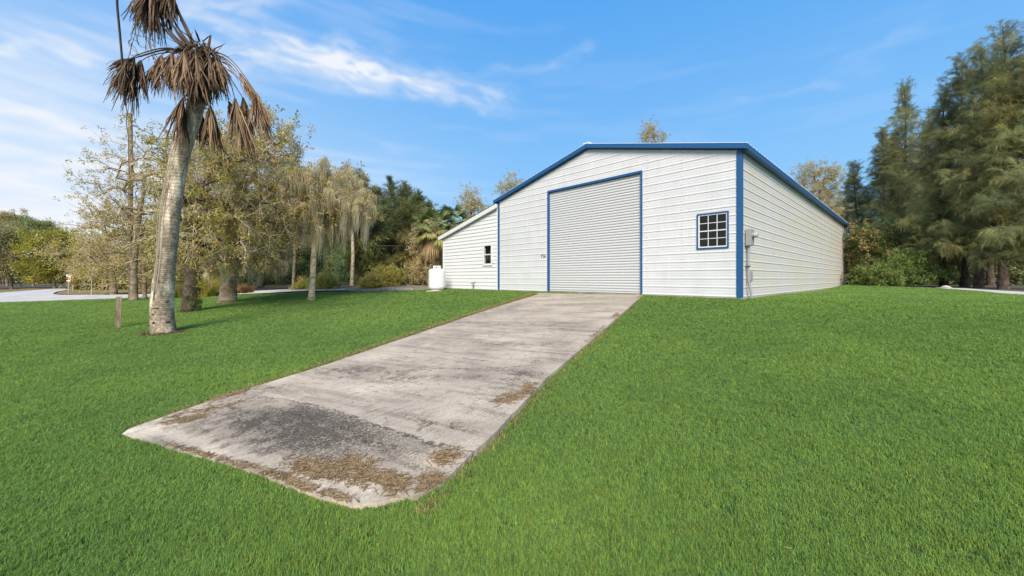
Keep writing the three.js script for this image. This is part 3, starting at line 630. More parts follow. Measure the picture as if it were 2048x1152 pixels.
function mossTuft(seed, n) {                                         // strands of Spanish moss hanging down from the origin, length 1
  const r = mulberry(seed), B = new Buf();
  for (let k = 0; k < n; k++) {
    const x = (r() - 0.5) * 0.34, z = (r() - 0.5) * 0.34, l = 0.2 + 0.8 * r() * r(), w = 0.004 + 0.008 * r(), f = r() * Math.PI, ph = r() * 6;
    let last = null; const y0 = 0.08 - 0.42 * r() * r();
    for (let q = 0; q <= 5; q++) {
      const t = q / 5, sp = 0.45 + 0.75 * Math.sin(Math.min(1, t * 1.5 + 0.1) * Math.PI * 0.5) - 0.75 * t * t, px = x * sp + 0.03 * Math.sin(ph + t * 5), pz = z * sp + 0.03 * Math.cos(ph * 1.3 + t * 4), ww = w * (t === 0 ? 0.4 : 1 - 0.8 * t);
      const ids = [B.v(px - Math.cos(f) * ww, y0 - l * t, pz - Math.sin(f) * ww), B.v(px + Math.cos(f) * ww, y0 - l * t, pz + Math.sin(f) * ww)];
      if (last) B.quad(last[0], last[1], ids[1], ids[0]);
      last = ids;
    }
  }
  return B.geometry();
}
const clumpSmall = leafClump(21, 15, 0.15, 0.085, 0.048), clumpMid = leafClump(22, 22, 0.34, 0.13, 0.075), clumpBig = leafClump(23, 26, 0.55, 0.24, 0.15), clumpFrond = leafClump(24, 26, 0.3, 0.22, 0.05);
const plumeNear = plume(31, 44, 0.55, 0.34, 0.0042), plumeFar = plume(32, 30, 0.6, 0.42, 0.009), mossGeo = mossTuft(41, 34);
const mossColors = [rgb(0.564, 0.480, 0.324), rgb(0.620, 0.550, 0.378), rgb(0.480, 0.409, 0.270), rgb(0.504, 0.456, 0.281)];

// Crown targets joined one by one to the nearest wood already grown, outward from the trunk
function grow({ seed, trunk, targets, first = 0.35, tip = 0.006, power = 0.46, wobble = 0.16, sag = 0, twigs = 3, twigLen = 0.5, droop = 0 }) {
  const r = mulberry(seed), nodes = [];
  let prev = -1;
  for (let k = 0; k + 1 < trunk.length; k++) {
    const a = trunk[k], b = trunk[k + 1], n = Math.max(2, Math.round(a.p.distanceTo(b.p) / 0.35));
    for (let i = 0; i < n + (k + 2 === trunk.length ? 1 : 0); i++) { nodes.push({ p: a.p.clone().lerp(b.p, i / n), parent: prev, w: 0, r: lerp(a.r, b.r, i / n), trunk: true, ok: (k + i / n) / (trunk.length - 1) >= first }); prev = nodes.length - 1; }
  }
  const nTrunk = nodes.length, dist = (t) => { let m = 1e9; for (let k = 0; k < nTrunk; k++) if (nodes[k].ok) m = Math.min(m, nodes[k].p.distanceToSquared(t)); return m; };
  const order = targets.map((t) => [t, dist(t)]).sort((a, b) => a[1] - b[1]);
  const ends = [];
  for (const [t] of order) {
    let best = -1, cost = 1e9;
    for (let k = 0; k < nodes.length; k++) {
      const n = nodes[k]; if (n.trunk && !n.ok) continue;
      const dy = n.p.y - t.y, d = n.p.distanceTo(t), c = d * (1 + (droop ? 0.1 : 0.75) * Math.max(0, dy) / (d + 0.01)) + (n.trunk ? 0 : 0.04);
      if (c < cost) { cost = c; best = k; }
    }
    const s = nodes[best].p, d = s.distanceTo(t), n = Math.max(2, Math.min(8, Math.round(d / 0.28)));
    const mid = s.clone().lerp(t, 0.5).add(new V3((r() - 0.5) * wobble * d, (0.12 - sag) * d + (r() - 0.5) * wobble * d, (r() - 0.5) * wobble * d));
    let par = best;
    for (let i = 1; i <= n; i++) {
      const f = i / n, p = s.clone().multiplyScalar((1 - f) * (1 - f)).addScaledVector(mid, 2 * f * (1 - f)).addScaledVector(t, f * f);
      if (i < n) p.add(new V3(r() - 0.5, r() - 0.5, r() - 0.5).multiplyScalar(0.05 * Math.min(d, 1)));
      nodes.push({ p, parent: par, w: 0, r: 0 }); par = nodes.length - 1;
    }
    ends.push(par);
  }
  const tipsOut = [];
  for (const e of ends) {
    nodes[e].w += 1; tipsOut.push(nodes[e].p);
    const back = nodes[e].p.clone().sub(nodes[nodes[e].parent].p).normalize();
    for (let k = 0; k < twigs; k++) {
      const dir = back.clone().multiplyScalar(0.8).add(new V3(r() - 0.5, r() - 0.45 - droop, r() - 0.5).multiplyScalar(1.5)).normalize(), l = twigLen * (0.5 + r());
      const start = r() < 0.5 ? e : nodes[e].parent, a = nodes[start].p.clone().addScaledVector(dir, l * 0.5), b = nodes[start].p.clone().addScaledVector(dir, l); b.y -= droop * l * 0.5; b.x += (r() - 0.5) * l * 0.3;
      nodes.push({ p: a, parent: start, w: 0.3, r: 0 }); nodes.push({ p: b, parent: nodes.length - 1, w: 0.15, r: 0 }); tipsOut.push(b, a);
    }
  }
  for (let k = nodes.length - 1; k >= 0; k--) { const n = nodes[k]; n.w = Math.max(n.w, 0.15); if (n.parent >= 0) nodes[n.parent].w += n.w; }
  for (const n of nodes) { const w = tip * Math.pow(n.w, power); n.r = n.trunk ? Math.max(n.r, w * 0.6) : w; }
  const B = new Buf(), C = new Buf(), tp = nodes.slice(0, nTrunk);
  B.tube(tp.map((n) => n.p), tp.map((n, k) => n.r * (1 + 0.06 * Math.sin(k * 2.3 + seed))), 12);
  for (let k = nTrunk; k < nodes.length; k++) { const n = nodes[k], q = nodes[n.parent], a = q.trunk ? Math.min(n.r * 1.2, q.r) : Math.min(q.r, n.r * 1.5); (n.r > 0.022 ? B : C).tube([q.p, n.p], [a, n.r], n.r > 0.05 ? 8 : n.r > 0.015 ? 5 : 3); }
  return { wood: B.geometry(), twigs: C.geometry(), nodes, tips: tipsOut, nTrunk };
}
// points inside picture-sized lobes [ix, iy, rx, ry] at depth Z, depth radius rz metres
function lobes(seed, list, Z, rz, n, shell = 0.5) {
  const r = mulberry(seed), out = [], area = list.reduce((s, b) => s + b[2] * b[3], 0);
  for (const [ix, iy, rx, ry, dz = 0] of list) for (let k = Math.round(n * rx * ry / area); k > 0; k--) {
    const v = new V3(r() - 0.5, r() - 0.5, r() - 0.5).normalize().multiplyScalar(Math.pow(r(), shell));
    const c = P(ix, iy, Z); out.push(new V3(c.x + v.x * rx * Z / F, c.y + v.y * ry * Z / F, c.z + dz + v.z * rz));
  }
  return out;
}
function pick(r, list) { return list[Math.floor(r() * list.length) % list.length]; }
function shade(r, c, a = 0.25) { const k = 1 + (r() - 0.5) * 2 * a, w = (r() - 0.5) * 0.16; return rgb(c.r * k * (1 + w), c.g * k, c.b * k * (1 - w)); }
function foliage(seed, tips, per, spread, size, colors) {
  const r = mulberry(seed), out = [];
  for (const t of tips) {
    let m = per + (r() - 0.5) * per * 0.8; m = Math.floor(m) + (r() < m % 1 ? 1 : 0);
    const c = pick(r, colors);
    for (let k = 0; k < m; k++) { const s = size * (0.65 + 0.7 * r()); out.push({ p: t.clone().add(new V3(r() - 0.5, r() - 0.5, r() - 0.5).multiplyScalar(spread)), s: [s, s, s], r: [r() * 6.3, r() * 6.3, r() * 6.3], c: shade(r, c) }); }
  }
  return out;
}
function mossOn(seed, nodes, chance, lmin, lmax, maxR = 0.06, yMin = -9) {
  const r = mulberry(seed), out = [];
  for (const n of nodes) if (!n.trunk && n.r < maxR && n.p.y > yMin && r() < chance) {
    const l = Math.min(lmin + (lmax - lmin) * Math.pow(r(), 3.3), Math.max(0.15, n.p.y - terrain(n.p.x, n.p.z) - 0.35)), m = l > 0.9 ? 2 : 1;
    for (let k = 0; k < m; k++) out.push({ p: n.p.clone().add(new V3((r() - 0.5) * 0.15, 0.03, (r() - 0.5) * 0.15)), s: [0.7 + 0.6 * r(), l, 0.7 + 0.6 * r()], r: [0, r() * 6.3, 0], c: shade(r, pick(r, mossColors), 0.2) });
  }
  return out;
}
// a broadleaf tree or shrub from lobes; base is where it stands
function broadleaf(o) {
  const base = o.base.clone(), t = thing(o.name, o.label, o.category ?? 'tree', base, o.group), Z = o.Z ?? -base.z;
  const trunk = o.trunk.map(([ix, iy, w, dz = 0]) => { const p = P(ix, iy, Z); p.z += dz; return { p: p.sub(base), r: w * Z / F / 2 * skew(ix) }; });
  trunk[0].p.y = Math.min(trunk[0].p.y, -0.06);
  const targets = lobes(o.seed, o.lobes, Z, o.rz, o.n, o.shell).map((p) => p.sub(base)).filter((p) => p.y > (o.minY ?? 0.3));
  const g = grow({ seed: o.seed + 1, trunk, targets, ...o.grow });
  part('trunk', g.wood, o.bark ?? bark.grey, t);
  part('branches', g.twigs, o.twigBark ?? bark.pale, t);
  if (o.per) copies('crown', o.clump ?? clumpSmall, leafMat, foliage(o.seed + 2, g.tips, o.per, o.spread ?? 0.3, o.size ?? 1, o.colors), t);
  if (o.moss) {
    const world = g.nodes.map((n) => ({ ...n, p: n.p.clone().add(base) }));
    const list = mossOn(o.seed + 3, world, ...o.moss).map((d) => ({ ...d, p: d.p.sub(base) }));
    copies('spanish_moss', mossGeo, leafMat, list, t);
  }
  return { t, g, base, Z };
}
// a casuarina: upright stem, rising limbs, weeping sprays of needles
function casuarina(o) {
  const r = mulberry(o.seed), base = o.base.clone(), t = thing(o.name, o.label, 'tree', base, o.group), H = o.h, R = o.r;
  const lean = new V3((r() - 0.5) * 0.06 * H + (o.lean ?? 0) * H, 0, (r() - 0.5) * 0.05 * H), B = new Buf(), list = [];
  const at = (f) => new V3(lean.x * f * f + 0.12 * Math.sin(f * 5 + o.seed), f * H, lean.z * f * f + 0.1 * Math.cos(f * 4 + o.seed)), pts = [], rad = [];
  for (let k = 0; k <= 14; k++) { const f = k / 14; const p = at(f); if (!k) p.y = -0.08; pts.push(p); rad.push(o.stem * 0.85 * (1 - f) + 0.012 + (k === 0 ? o.stem * 0.25 : 0)); }
  B.tube(pts, rad, 10);
  const cols = o.colors, n = o.limbs;
  for (let k = 0; k < n; k++) {
    const f = lerp(o.low ?? 0.1, 0.985, Math.pow((k + r() * 0.8) / n, 0.92)), s = at(f), az = k * 2.4 + r() * 1.2, prof = Math.pow(1 - f, o.taper ?? 0.8) * (f < 0.22 ? 0.75 + f : 1);
    const len = Math.max(0.35, R * prof * (0.35 + 1.0 * r())), rise = lerp(0.35, 1.7, f) + (r() - 0.5) * 0.5, dir = new V3(Math.cos(az), rise, Math.sin(az)).normalize();
    const m = 5, lp = [s.clone()], lr = [0.012 + 0.022 * len / R * (1 - f)];
    for (let q = 1; q <= m; q++) { const u = q / m, p = s.clone().addScaledVector(dir, len * u); p.y -= (o.weep ?? 0.18) * len * u * u; p.x += (r() - 0.5) * 0.1; p.z += (r() - 0.5) * 0.1; lp.push(p); lr.push(lr[0] * (1 - 0.85 * u)); }
    B.tube(lp, lr, 4);
    const tint = shade(r, pick(r, cols), 0.42), cnt = Math.round(o.dense * (3 + len * 7));
    for (let q = 0; q < cnt; q++) {
      const u = 0.12 + 0.88 * Math.pow(r(), 0.8), a = Math.min(m - 1, Math.floor(u * m)), p = lp[a].clone().lerp(lp[a + 1], u * m - a);
      const ang = az + (r() - 0.5) * 4.2, pitch = (r() - 0.5) * 1.5 + lerp(0.1, 0.75, f) + (f > 0.8 ? 0.5 : 0), sc = (o.scale ?? 1) * (0.6 + 0.7 * r()) * (f > 0.85 ? 0.75 : 1);
      p.x += (r() - 0.5) * 0.3 * o.loose; p.y += (r() - 0.5) * 0.3 * o.loose; p.z += (r() - 0.5) * 0.3 * o.loose;
      const qt = new THREE.Quaternion().setFromEuler(new THREE.Euler(0, -ang, pitch, 'YXZ'));
      list.push({ p, s: [sc, sc, sc], q: qt, c: shade(r, tint, 0.16) });
    }
  }
  part('trunk', B.geometry(), o.bark ?? bark.brown, t);
  copies('crown', o.far ? plumeFar : plumeNear, needleMat, list, t);
  return t;
}

// ------------------------------------------------------------------ the dead cabbage palm by the lawn post
const palmBark = mat(0xffffff, 0.95, { map: texture(512, 1024, (x, y, o) => {
  const w = y * 120 + 1.1 * fbm(x * 6, y * 40, 3), ring = Math.abs((w % 1) - 0.5) * 2, n = fbm(x * 30, y * 90, 4), lich = fbm(x * 9 + 5, y * 14, 4), hole = sstep(0.74, 0.84, noise(x * 16 + 3, y * 70)) * sstep(0.3, 0.12, y);
  const k = (0.92 + 0.6 * (n - 0.5) + 0.35 * (lich - 0.5) + 0.3 * (noise(x * 90, y * 420) - 0.5)) * (0.88 + 0.12 * sstep(0.08, 0.4, ring)) * (1 - 0.75 * hole);
  const pale = sstep(0.5, 0.7, lich) * 0.16;
  o[0] = (0.655 + pale) * k; o[1] = (0.59 + pale) * k; o[2] = (0.495 + pale) * k;
}), bumpMap: texture(512, 1024, (x, y, o) => { const w = y * 120 + 1.1 * fbm(x * 6, y * 40, 3), ring = Math.abs((w % 1) - 0.5) * 2, n = fbm(x * 30, y * 90, 4); o[0] = o[1] = o[2] = clamp(0.6 * sstep(0.05, 0.4, ring) + 0.5 * (n - 0.2), 0, 1); }, false), bumpScale: 0.009 });
const frondMat = new THREE.MeshStandardMaterial({ vertexColors: true, roughness: 0.9, side: THREE.DoubleSide });
{
  const base = G(328, 667), Z = -base.z, k = Z / F;
  const palm = thing('dead_palm', 'leaning dead cabbage palm with brown hanging fronds on the lawn', 'palm tree', base);
  const at = (ix, iy, dz = 0) => P(ix, iy, Z - dz).sub(base);
  // trunk with a swelling near the ground
  const spine = [[329, 676, 56], [328, 663, 54], [325, 640, 51], [324, 615, 50], [325.5, 585, 48], [327.5, 560, 45.5], [332, 530, 42], [336.5, 490, 40.5], [342, 430, 40], [348, 380, 40.5], [356, 330, 42], [366, 290, 43], [378, 255, 41], [388, 225, 39], [395, 195, 37.5], [398, 160, 38], [399, 130, 40]];
  const curve = new THREE.CatmullRomCurve3(spine.map((s) => at(s[0], s[1]))), wid = (f) => { const q = f * (spine.length - 1), a = Math.min(spine.length - 2, Math.floor(q)); return lerp(spine[a][2], spine[a + 1][2], q - a) * k / 2 * skew(350); };
  const B = new Buf(), N = 90, M = 36; let prev = null;
  for (let j = 0; j <= N; j++) {
    const f = j / N, c = curve.getPoint(f), R = wid(f), ring = [];
    for (let i = 0; i <= M; i++) { const a = i / M * 2 * Math.PI - Math.PI / 2, w = R * (1 + 0.006 * Math.sin(j * 2.1) + 0.05 * (noise(Math.cos(a) * 2 + 9, Math.sin(a) * 2 + j * 0.35) - 0.5)); ring.push(B.v(c.x + Math.cos(a) * w, c.y + Math.sin(a) * 0, c.z + Math.sin(a) * w, i / M, f)); }
    if (prev) for (let i = 0; i < M; i++) B.quad(prev[i], ring[i], ring[i + 1], prev[i + 1]);
    prev = ring;
  }
  part('trunk', B.geometry(), palmBark, palm);
  // matted fibre and old leaf bases under the crown
  const r = mulberry(303), bb = new Buf();
  const brown = (v = 1) => { const q = v * (0.7 + 0.6 * r()); return [0.088 * q, 0.050 * q, 0.026 * q]; }, tan = (v = 1) => { const q = v * (0.7 + 0.6 * r()); return [0.175 * q, 0.114 * q, 0.063 * q]; };
  for (let i = 0; i < 900; i++) {
    const iy = i < 520 ? lerp(232, 98, Math.pow(r(), 0.75)) : lerp(150, 92, r()), f = clamp((676 - iy) / (676 - 130), 0, 1), c = iy < 130 ? at(lerp(399, 402, (130 - iy) / 30), iy) : curve.getPoint(clamp(curveAtY(iy), 0, 1)), a = r() * 6.283, R = (iy > 185 ? 19.5 : 21 + 6 * sstep(185, 140, iy)) * k * skew(395);
    const s = new V3(c.x + Math.cos(a) * R, c.y, c.z + Math.sin(a) * R), out = new V3(Math.cos(a), 0, Math.sin(a)), side = new V3(-Math.sin(a), 0, Math.cos(a)), l = (iy > 190 ? 0.10 : i < 520 ? 0.26 : 0.62) * (0.4 + 1.1 * r()), w = (iy > 190 ? 0.012 : 0.02) * (0.4 + r()), col = iy > 200 && r() < 0.5 ? tan(0.9) : brown(1.1), tilt = (r() - 0.5) * 1.3;
    const e = s.clone().addScaledVector(out, l * (0.15 + (i < 520 ? 0.35 : 0.6) * r())).addScaledVector(side, tilt * l); e.y -= l * (0.3 + 0.7 * r()) * (r() < 0.2 ? -0.6 : 1);
    const m = s.clone().lerp(e, 0.5).addScaledVector(out, 0.035);
    const i0 = bb.v(s.x - side.x * w, s.y, s.z - side.z * w, 0, 0, col), i1 = bb.v(s.x + side.x * w, s.y, s.z + side.z * w, 0, 0, col), i2 = bb.v(m.x + side.x * w, m.y, m.z + side.z * w, 0, 0, col), i3 = bb.v(m.x - side.x * w, m.y, m.z - side.z * w, 0, 0, col), i4 = bb.v(e.x, e.y, e.z, 0, 0, col);
    bb.quad(i0, i1, i2, i3); bb.tri(i3, i2, i4);
  }
  function curveAtY(iy) { let lo = 0, hi = 1; const y = at(0, iy).y; for (let q = 0; q < 20; q++) { const m = (lo + hi) / 2; if (curve.getPoint(m).y < y) lo = m; else hi = m; } return lo; }
  const hub = [];                                                    // core of the crown
  for (let j = 0; j <= 8; j++) hub.push(at(399 + j * 0.5, 205 - j * 13.5));
  bb.tube(hub, [18.8, 19.6, 20, 21, 23, 24, 23, 17, 8].map((w) => w * k * skew(395)), 14, [0.06, 0.036, 0.02]);
  part('leaf_base_skirt', bb.geometry(), frondMat, palm);

  // one dead frond: stalk through picture points, then a folded fan hanging towards tip
  function frond(stalk, tip, spread, leaflets, dz, w0 = 3.2, tone = 1, flat = 0.5) {
    const S = new Buf(), pts = stalk.map(([x, y], i) => at(x, y, dz * i / Math.max(1, stalk.length - 1) + (i === 0 ? 0.1 : 0))), cv = new THREE.CatmullRomCurve3(pts), cp = cv.getPoints(10), v = 0.8 + 0.4 * r();
    S.tube(cp, cp.map((_, i) => w0 * k / 2 * (1 - 0.55 * i / 10)), 6, [0.10 * v * tone, 0.066 * v * tone, 0.04 * v * tone]);
    const fr = part('frond', S.geometry(), frondMat, palm), F2 = new Buf(), a = cp[10], e = at(tip[0], tip[1], dz), ax = e.clone().sub(a), L = ax.length(); ax.normalize();
    const px = new V3(1, 0, 0).addScaledVector(ax, -ax.x).normalize(), pz = new V3().crossVectors(ax, px);
    leaflets = Math.round(leaflets * 2.3);
    for (let q = 0; q < leaflets; q++) {
      const t = (q + r()) / leaflets * 2 - 1, fan = t * spread, fold = (Math.abs(t) - 0.4) * flat + (r() - 0.5) * 0.3, l = L * (0.5 + 0.6 * r()) * (1 - 0.2 * t * t), w = 0.016 * (0.6 + 0.8 * r()) * (Z / 11), col = r() < 0.5 ? brown(1.2 * tone) : r() < 0.75 ? tan(0.85 * tone) : tan(1.25 * tone);
      const d = ax.clone().addScaledVector(px, Math.tan(fan) * (0.45 + 0.8 * r()) + (r() - 0.5) * 0.16).addScaledVector(pz, fold).normalize(), sd = new V3().crossVectors(d, pz).addScaledVector(pz, (r() - 0.5)).normalize(), up = new V3().crossVectors(d, sd).multiplyScalar(w * 0.5);
      const start = a.clone().addScaledVector(new V3(r() - 0.5, r() - 0.5, r() - 0.5), 0.04); let last = null; const segs = 5;
      for (let j = 0; j <= segs; j++) {
        const u = j / segs, p = start.clone().addScaledVector(d, l * u); p.y -= 0.16 * l * u * u * (1 + r() * 0.4); p.addScaledVector(px, (r() - 0.5) * 0.07 * u).addScaledVector(pz, (r() - 0.5) * 0.08 * u);
        const ww = w * (j === 0 ? 0.45 : u > 0.7 ? (1.05 - u) * 3 : 1), cc = u > 0.55 ? col.map((c) => c * 1.12) : col;
        const ids = [F2.v(p.x - sd.x * ww, p.y - sd.y * ww, p.z - sd.z * ww, 0, u, cc), F2.v(p.x + up.x, p.y + up.y, p.z + up.z, 0, u, cc), F2.v(p.x + sd.x * ww, p.y + sd.y * ww, p.z + sd.z * ww, 0, u, cc)];
        if (last) { F2.quad(last[0], last[1], ids[1], ids[0]); F2.quad(last[1], last[2], ids[2], ids[1]); }
        last = ids;
      }
    }
    part('leaf_blade', F2.geometry(), frondMat, fr);
    return fr;
  }
  frond([[388, 108], [340, 98], [300, 106], [268, 116]], [247, 206], 0.42, 44, 0.25, 3.4, 0.85);
  frond([[388, 106], [330, 100], [285, 112], [262, 118]], [214, 134], 0.16, 12, 0.3, 3, 0.9, 0.2);
  frond([[390, 110], [345, 104], [300, 112], [282, 122]], [282, 190], 0.48, 34, 0.05, 3, 0.8);
  frond([[392, 104], [360, 98], [335, 102], [322, 112]], [330, 176], 0.5, 34, 0.5, 3, 1.0);
  frond([[394, 102], [372, 95], [352, 98], [345, 106]], [352, 190], 0.42, 34, 0.65, 3, 1.1);
  frond([[398, 100], [384, 92], [372, 96], [366, 104]], [382, 182], 0.4, 36, 0.75, 3, 1.15);
  frond([[404, 104], [410, 100], [416, 106], [418, 114]], [420, 186], 0.45, 34, 0.6, 3, 0.85);
  frond([[408, 106], [425, 108], [436, 118], [440, 128]], [440, 182], 0.45, 24, 0.3, 3, 0.8);
  frond([[408, 108], [440, 112], [466, 130], [480, 148]], [516, 204], 0.16, 22, 0.25, 3.2, 1.35, 0.3);
  frond([[408, 106], [444, 108], [472, 130], [512, 186]], [536, 270], 0.36, 42, 0.2, 3, 1.3);
  frond([[410, 112], [440, 124], [458, 158], [470, 198]], [500, 302], 0.27, 44, 0.35, 3, 1.2);
  frond([[410, 114], [438, 132], [450, 166], [458, 204]], [478, 252], 0.3, 22, 0.1, 3, 0.9);
  frond([[412, 116], [436, 126], [456, 150], [486, 196]], [502, 262], 0.26, 26, -0.1, 3, 1.0);
  frond([[390, 140], [376, 150], [371, 175], [366, 196]], [354, 284], 0.24, 32, 0.35, 2.6, 0.85);
  frond([[408, 150], [416, 165], [420, 190], [420, 212]], [434, 298], 0.24, 32, 0.3, 2.6, 0.9);
  frond([[400, 150], [402, 180], [402, 200], [402, 226]], [407, 290], 0.26, 22, -0.35, 2.4, 0.85);
  frond([[396, 104], [382, 100], [374, 112], [372, 124]], [376, 196], 0.42, 26, 0.45, 3, 0.9);
  frond([[404, 102], [398, 94], [392, 100], [390, 110]], [398, 192], 0.5, 30, 0.8, 3, 1.0);
  frond([[396, 108], [360, 104], [330, 116], [312, 128]], [304, 178], 0.5, 26, -0.2, 3, 0.8);
  frond([[406, 104], [422, 104], [430, 112], [432, 122]], [446, 176], 0.5, 26, 0.55, 3, 0.95);
  frond([[404, 108], [414, 116], [420, 126], [424, 136]], [426, 196], 0.45, 24, 0.4, 3, 0.75);
  frond([[388, 106], [330, 96], [280, 108], [256, 120]], [234, 186], 0.4, 30, 0.45, 3.2, 0.85);
  // broken stalks rising to the left, with a dead cluster above
  const tops = [[[384, 94], [360, 62], [338, 20], [322, -36]], [[388, 92], [368, 52], [350, 8], [330, -40]], [[380, 96], [352, 60], [330, 24], [312, -34]], [[376, 98], [345, 68], [318, 30], [300, -30]], [[390, 92], [374, 56], [354, 14], [340, -38]], [[372, 100], [340, 70], [314, 36], [296, -26]]];
  const tipsTop = [[330, 46], [348, 24], [310, 62], [285, 58], [338, 36], [272, 48]];
  tops.forEach((s, i) => frond(s, tipsTop[i], 0.36, 34, (i - 2.5) * 0.09, 5, 0.7));
  frond([[376, 98], [352, 62], [326, 10], [306, -40]], [302, 66], 0.32, 36, 0.25, 4, 0.65);
  // snapped stubs on top
  for (const [x0, y0, x1, y1, w] of [[409, 110, 409, 86, 6], [413, 104, 421, 71, 5], [420, 106, 431, 96, 4], [395, 102, 393, 90, 5], [402, 100, 406, 88, 5]]) { const S = new Buf(); S.tube([at(x0, y0, 0.15), at((x0 + x1) / 2 + 1, (y0 + y1) / 2, 0.15), at(x1, y1, 0.15)], [w * k / 2, w * k / 2, w * k * 0.36], 6, [0.09, 0.055, 0.032]); part('broken_stalk', S.geometry(), frondMat, palm); }
  // thin arching stalks stripped of their leaves
  for (let i = 0; i < 26; i++) { const sgn = r() < 0.72 ? 1 : -1, x = 404 + sgn * 10, y = 108 + r() * 30, l = 26 + r() * 44, S = new Buf(), dz = (r() - 0.4) * 0.9, p = [at(x, y, dz * 0.3), at(x + sgn * l * 0.55, y - 4 + l * 0.12, dz * 0.8), at(x + sgn * l, y + l * (0.35 + 0.5 * r()), dz)]; const c = new THREE.CatmullRomCurve3(p).getPoints(6); S.tube(c, c.map((_, q) => (1.5 - q * 0.17) * k / 2), 4, brown(1.2)); part('bare_stalk', S.geometry(), frondMat, palm); }
  // dead climbing vines: along the trunk, a rope from the top cluster, a bare tangle
  const vine = (pts, w, c, dz = 0.3, name = 'vine') => { const S = new Buf(), q = new THREE.CatmullRomCurve3(pts.map(([x, y, z]) => at(x, y, z ?? dz))).getPoints(pts.length * 5); S.tube(q, q.map((_, i) => w * k / 2 * (1 - 0.3 * i / q.length)), 5, c); part(name, S.geometry(), frondMat, palm); };
  vine([[300, -40, 0.1], [262, -46], [236, -30], [234, 0], [239, 60], [244, 118], [246, 165], [250, 210]], 4.6, [0.045, 0.032, 0.024], 0.5);
  vine([[250, 208], [254, 222], [253, 246], [257, 275], [257, 305], [259, 350]], 1.8, [0.09, 0.07, 0.05], 0.5);
  vine([[309, 560], [313, 520], [318, 480], [319, 440], [324, 400], [330, 360], [340, 320]], 2.4, [0.30, 0.25, 0.18], 0.33);
  vine([[312, 580], [318, 540], [322, 500], [326, 460], [330, 420], [350, 396], [357, 375]], 2.2, [0.32, 0.27, 0.2], 0.36);
  vine([[306, 600], [311, 545], [314, 495], [314, 450], [318, 415], [328, 372]], 1.8, [0.27, 0.23, 0.17], 0.28);
  vine([[420, 224], [416, 200], [410, 175], [400, 150], [396, 120]], 1.6, [0.15, 0.11, 0.08], 0.34);
  for (let i = 0; i < 16; i++) { const x = 262 + r() * 44, y = 40 + r() * 50; vine([[x, y, 0.3], [x - 12 + r() * 20, y + 6 + r() * 14, 0.2 + r() * 0.3], [x - 8 + r() * 30, y + 18 + r() * 22, 0.3], [x + 2 + r() * 34, y + 22 + r() * 30, 0.3]], 1.1, [0.10, 0.075, 0.055], 0.3, 'twig'); }
  // dry litter round the foot
  const litter = [];
  for (let i = 0; i < 260; i++) { const a = r() * 6.283, d = 24 * k + Math.abs(r() + r() - 1) * 0.28, p = new V3(Math.cos(a) * d, 0.02 + 0.05 * r(), Math.sin(a) * d); litter.push({ p, s: [1, 1, 1], r: [(r() - 0.5), r() * 6.3, (r() - 0.5)], c: rgb(...tan(1.3)) }); }
  copies('litter', new THREE.BoxGeometry(0.09, 0.006, 0.016), leafMat, litter, palm);
}

// ------------------------------------------------------------------ the trees on the left
const cOlive = [rgb(0.408, 0.329, 0.075), rgb(0.484, 0.376, 0.106), rgb(0.333, 0.288, 0.069), rgb(0.544, 0.389, 0.131), rgb(0.422, 0.376, 0.069)];
const cLush = [rgb(0.347, 0.329, 0.050), rgb(0.438, 0.389, 0.062), rgb(0.287, 0.268, 0.056), rgb(0.498, 0.416, 0.088)];
const cTan = [rgb(0.600, 0.463, 0.225), rgb(0.544, 0.409, 0.181), rgb(0.453, 0.362, 0.131), rgb(0.600, 0.510, 0.263)];
{
  const base = G(378, 624);
  const o = broadleaf({ name: 'oak_tree', label: 'dark-barked tree with ivy on its trunk right behind the palm', seed: 501, base, bark: bark.dark,
    trunk: [[377, 632, 36], [378, 612, 32], [382, 560, 27], [386, 500, 28], [389, 450, 27], [394, 420, 18]],
    lobes: [[400, 400, 90, 60], [440, 330, 95, 60], [470, 420, 95, 55], [350, 370, 55, 70, -0.4], [510, 480, 60, 50], [420, 490, 60, 50, 0.4], [330, 460, 40, 60, -0.6], [400, 270, 50, 28], [470, 265, 40, 26], [340, 290, 36, 30, -0.5]], rz: 2.2, n: 440, shell: 0.85, per: 0.42, spread: 0.28, size: 1, colors: [...cLush, ...cOlive, ...cOlive, ...cTan], grow: { first: 0.55, tip: 0.0085, twigs: 4, twigLen: 0.65, droop: 0.1 }, moss: [0.02, 0.2, 0.8] });
  const r = mulberry(55), list = [];
  for (let k = 0; k < 520; k++) { const f = Math.pow(r(), 1.3), iy = lerp(626, 430, f), a = r() * 6.283, c = P(lerp(378, 389, f), iy, -base.z).sub(base), R = (16 - 4 * f) * -base.z / F + 0.02; if (Math.sin(a * 1.5 + f * 6) < -0.1) continue; list.push({ p: new V3(c.x + Math.cos(a) * R, c.y, c.z + Math.sin(a) * R), s: [0.7, 0.7, 0.7], r: [r() * 6, r() * 6, r() * 6], c: shade(r, pick(r, [rgb(0.09, 0.135, 0.03), rgb(0.12, 0.15, 0.05), rgb(0.25, 0.22, 0.09)])) }); }
  copies('ivy', clumpSmall, leafMat, list, o.t);
}
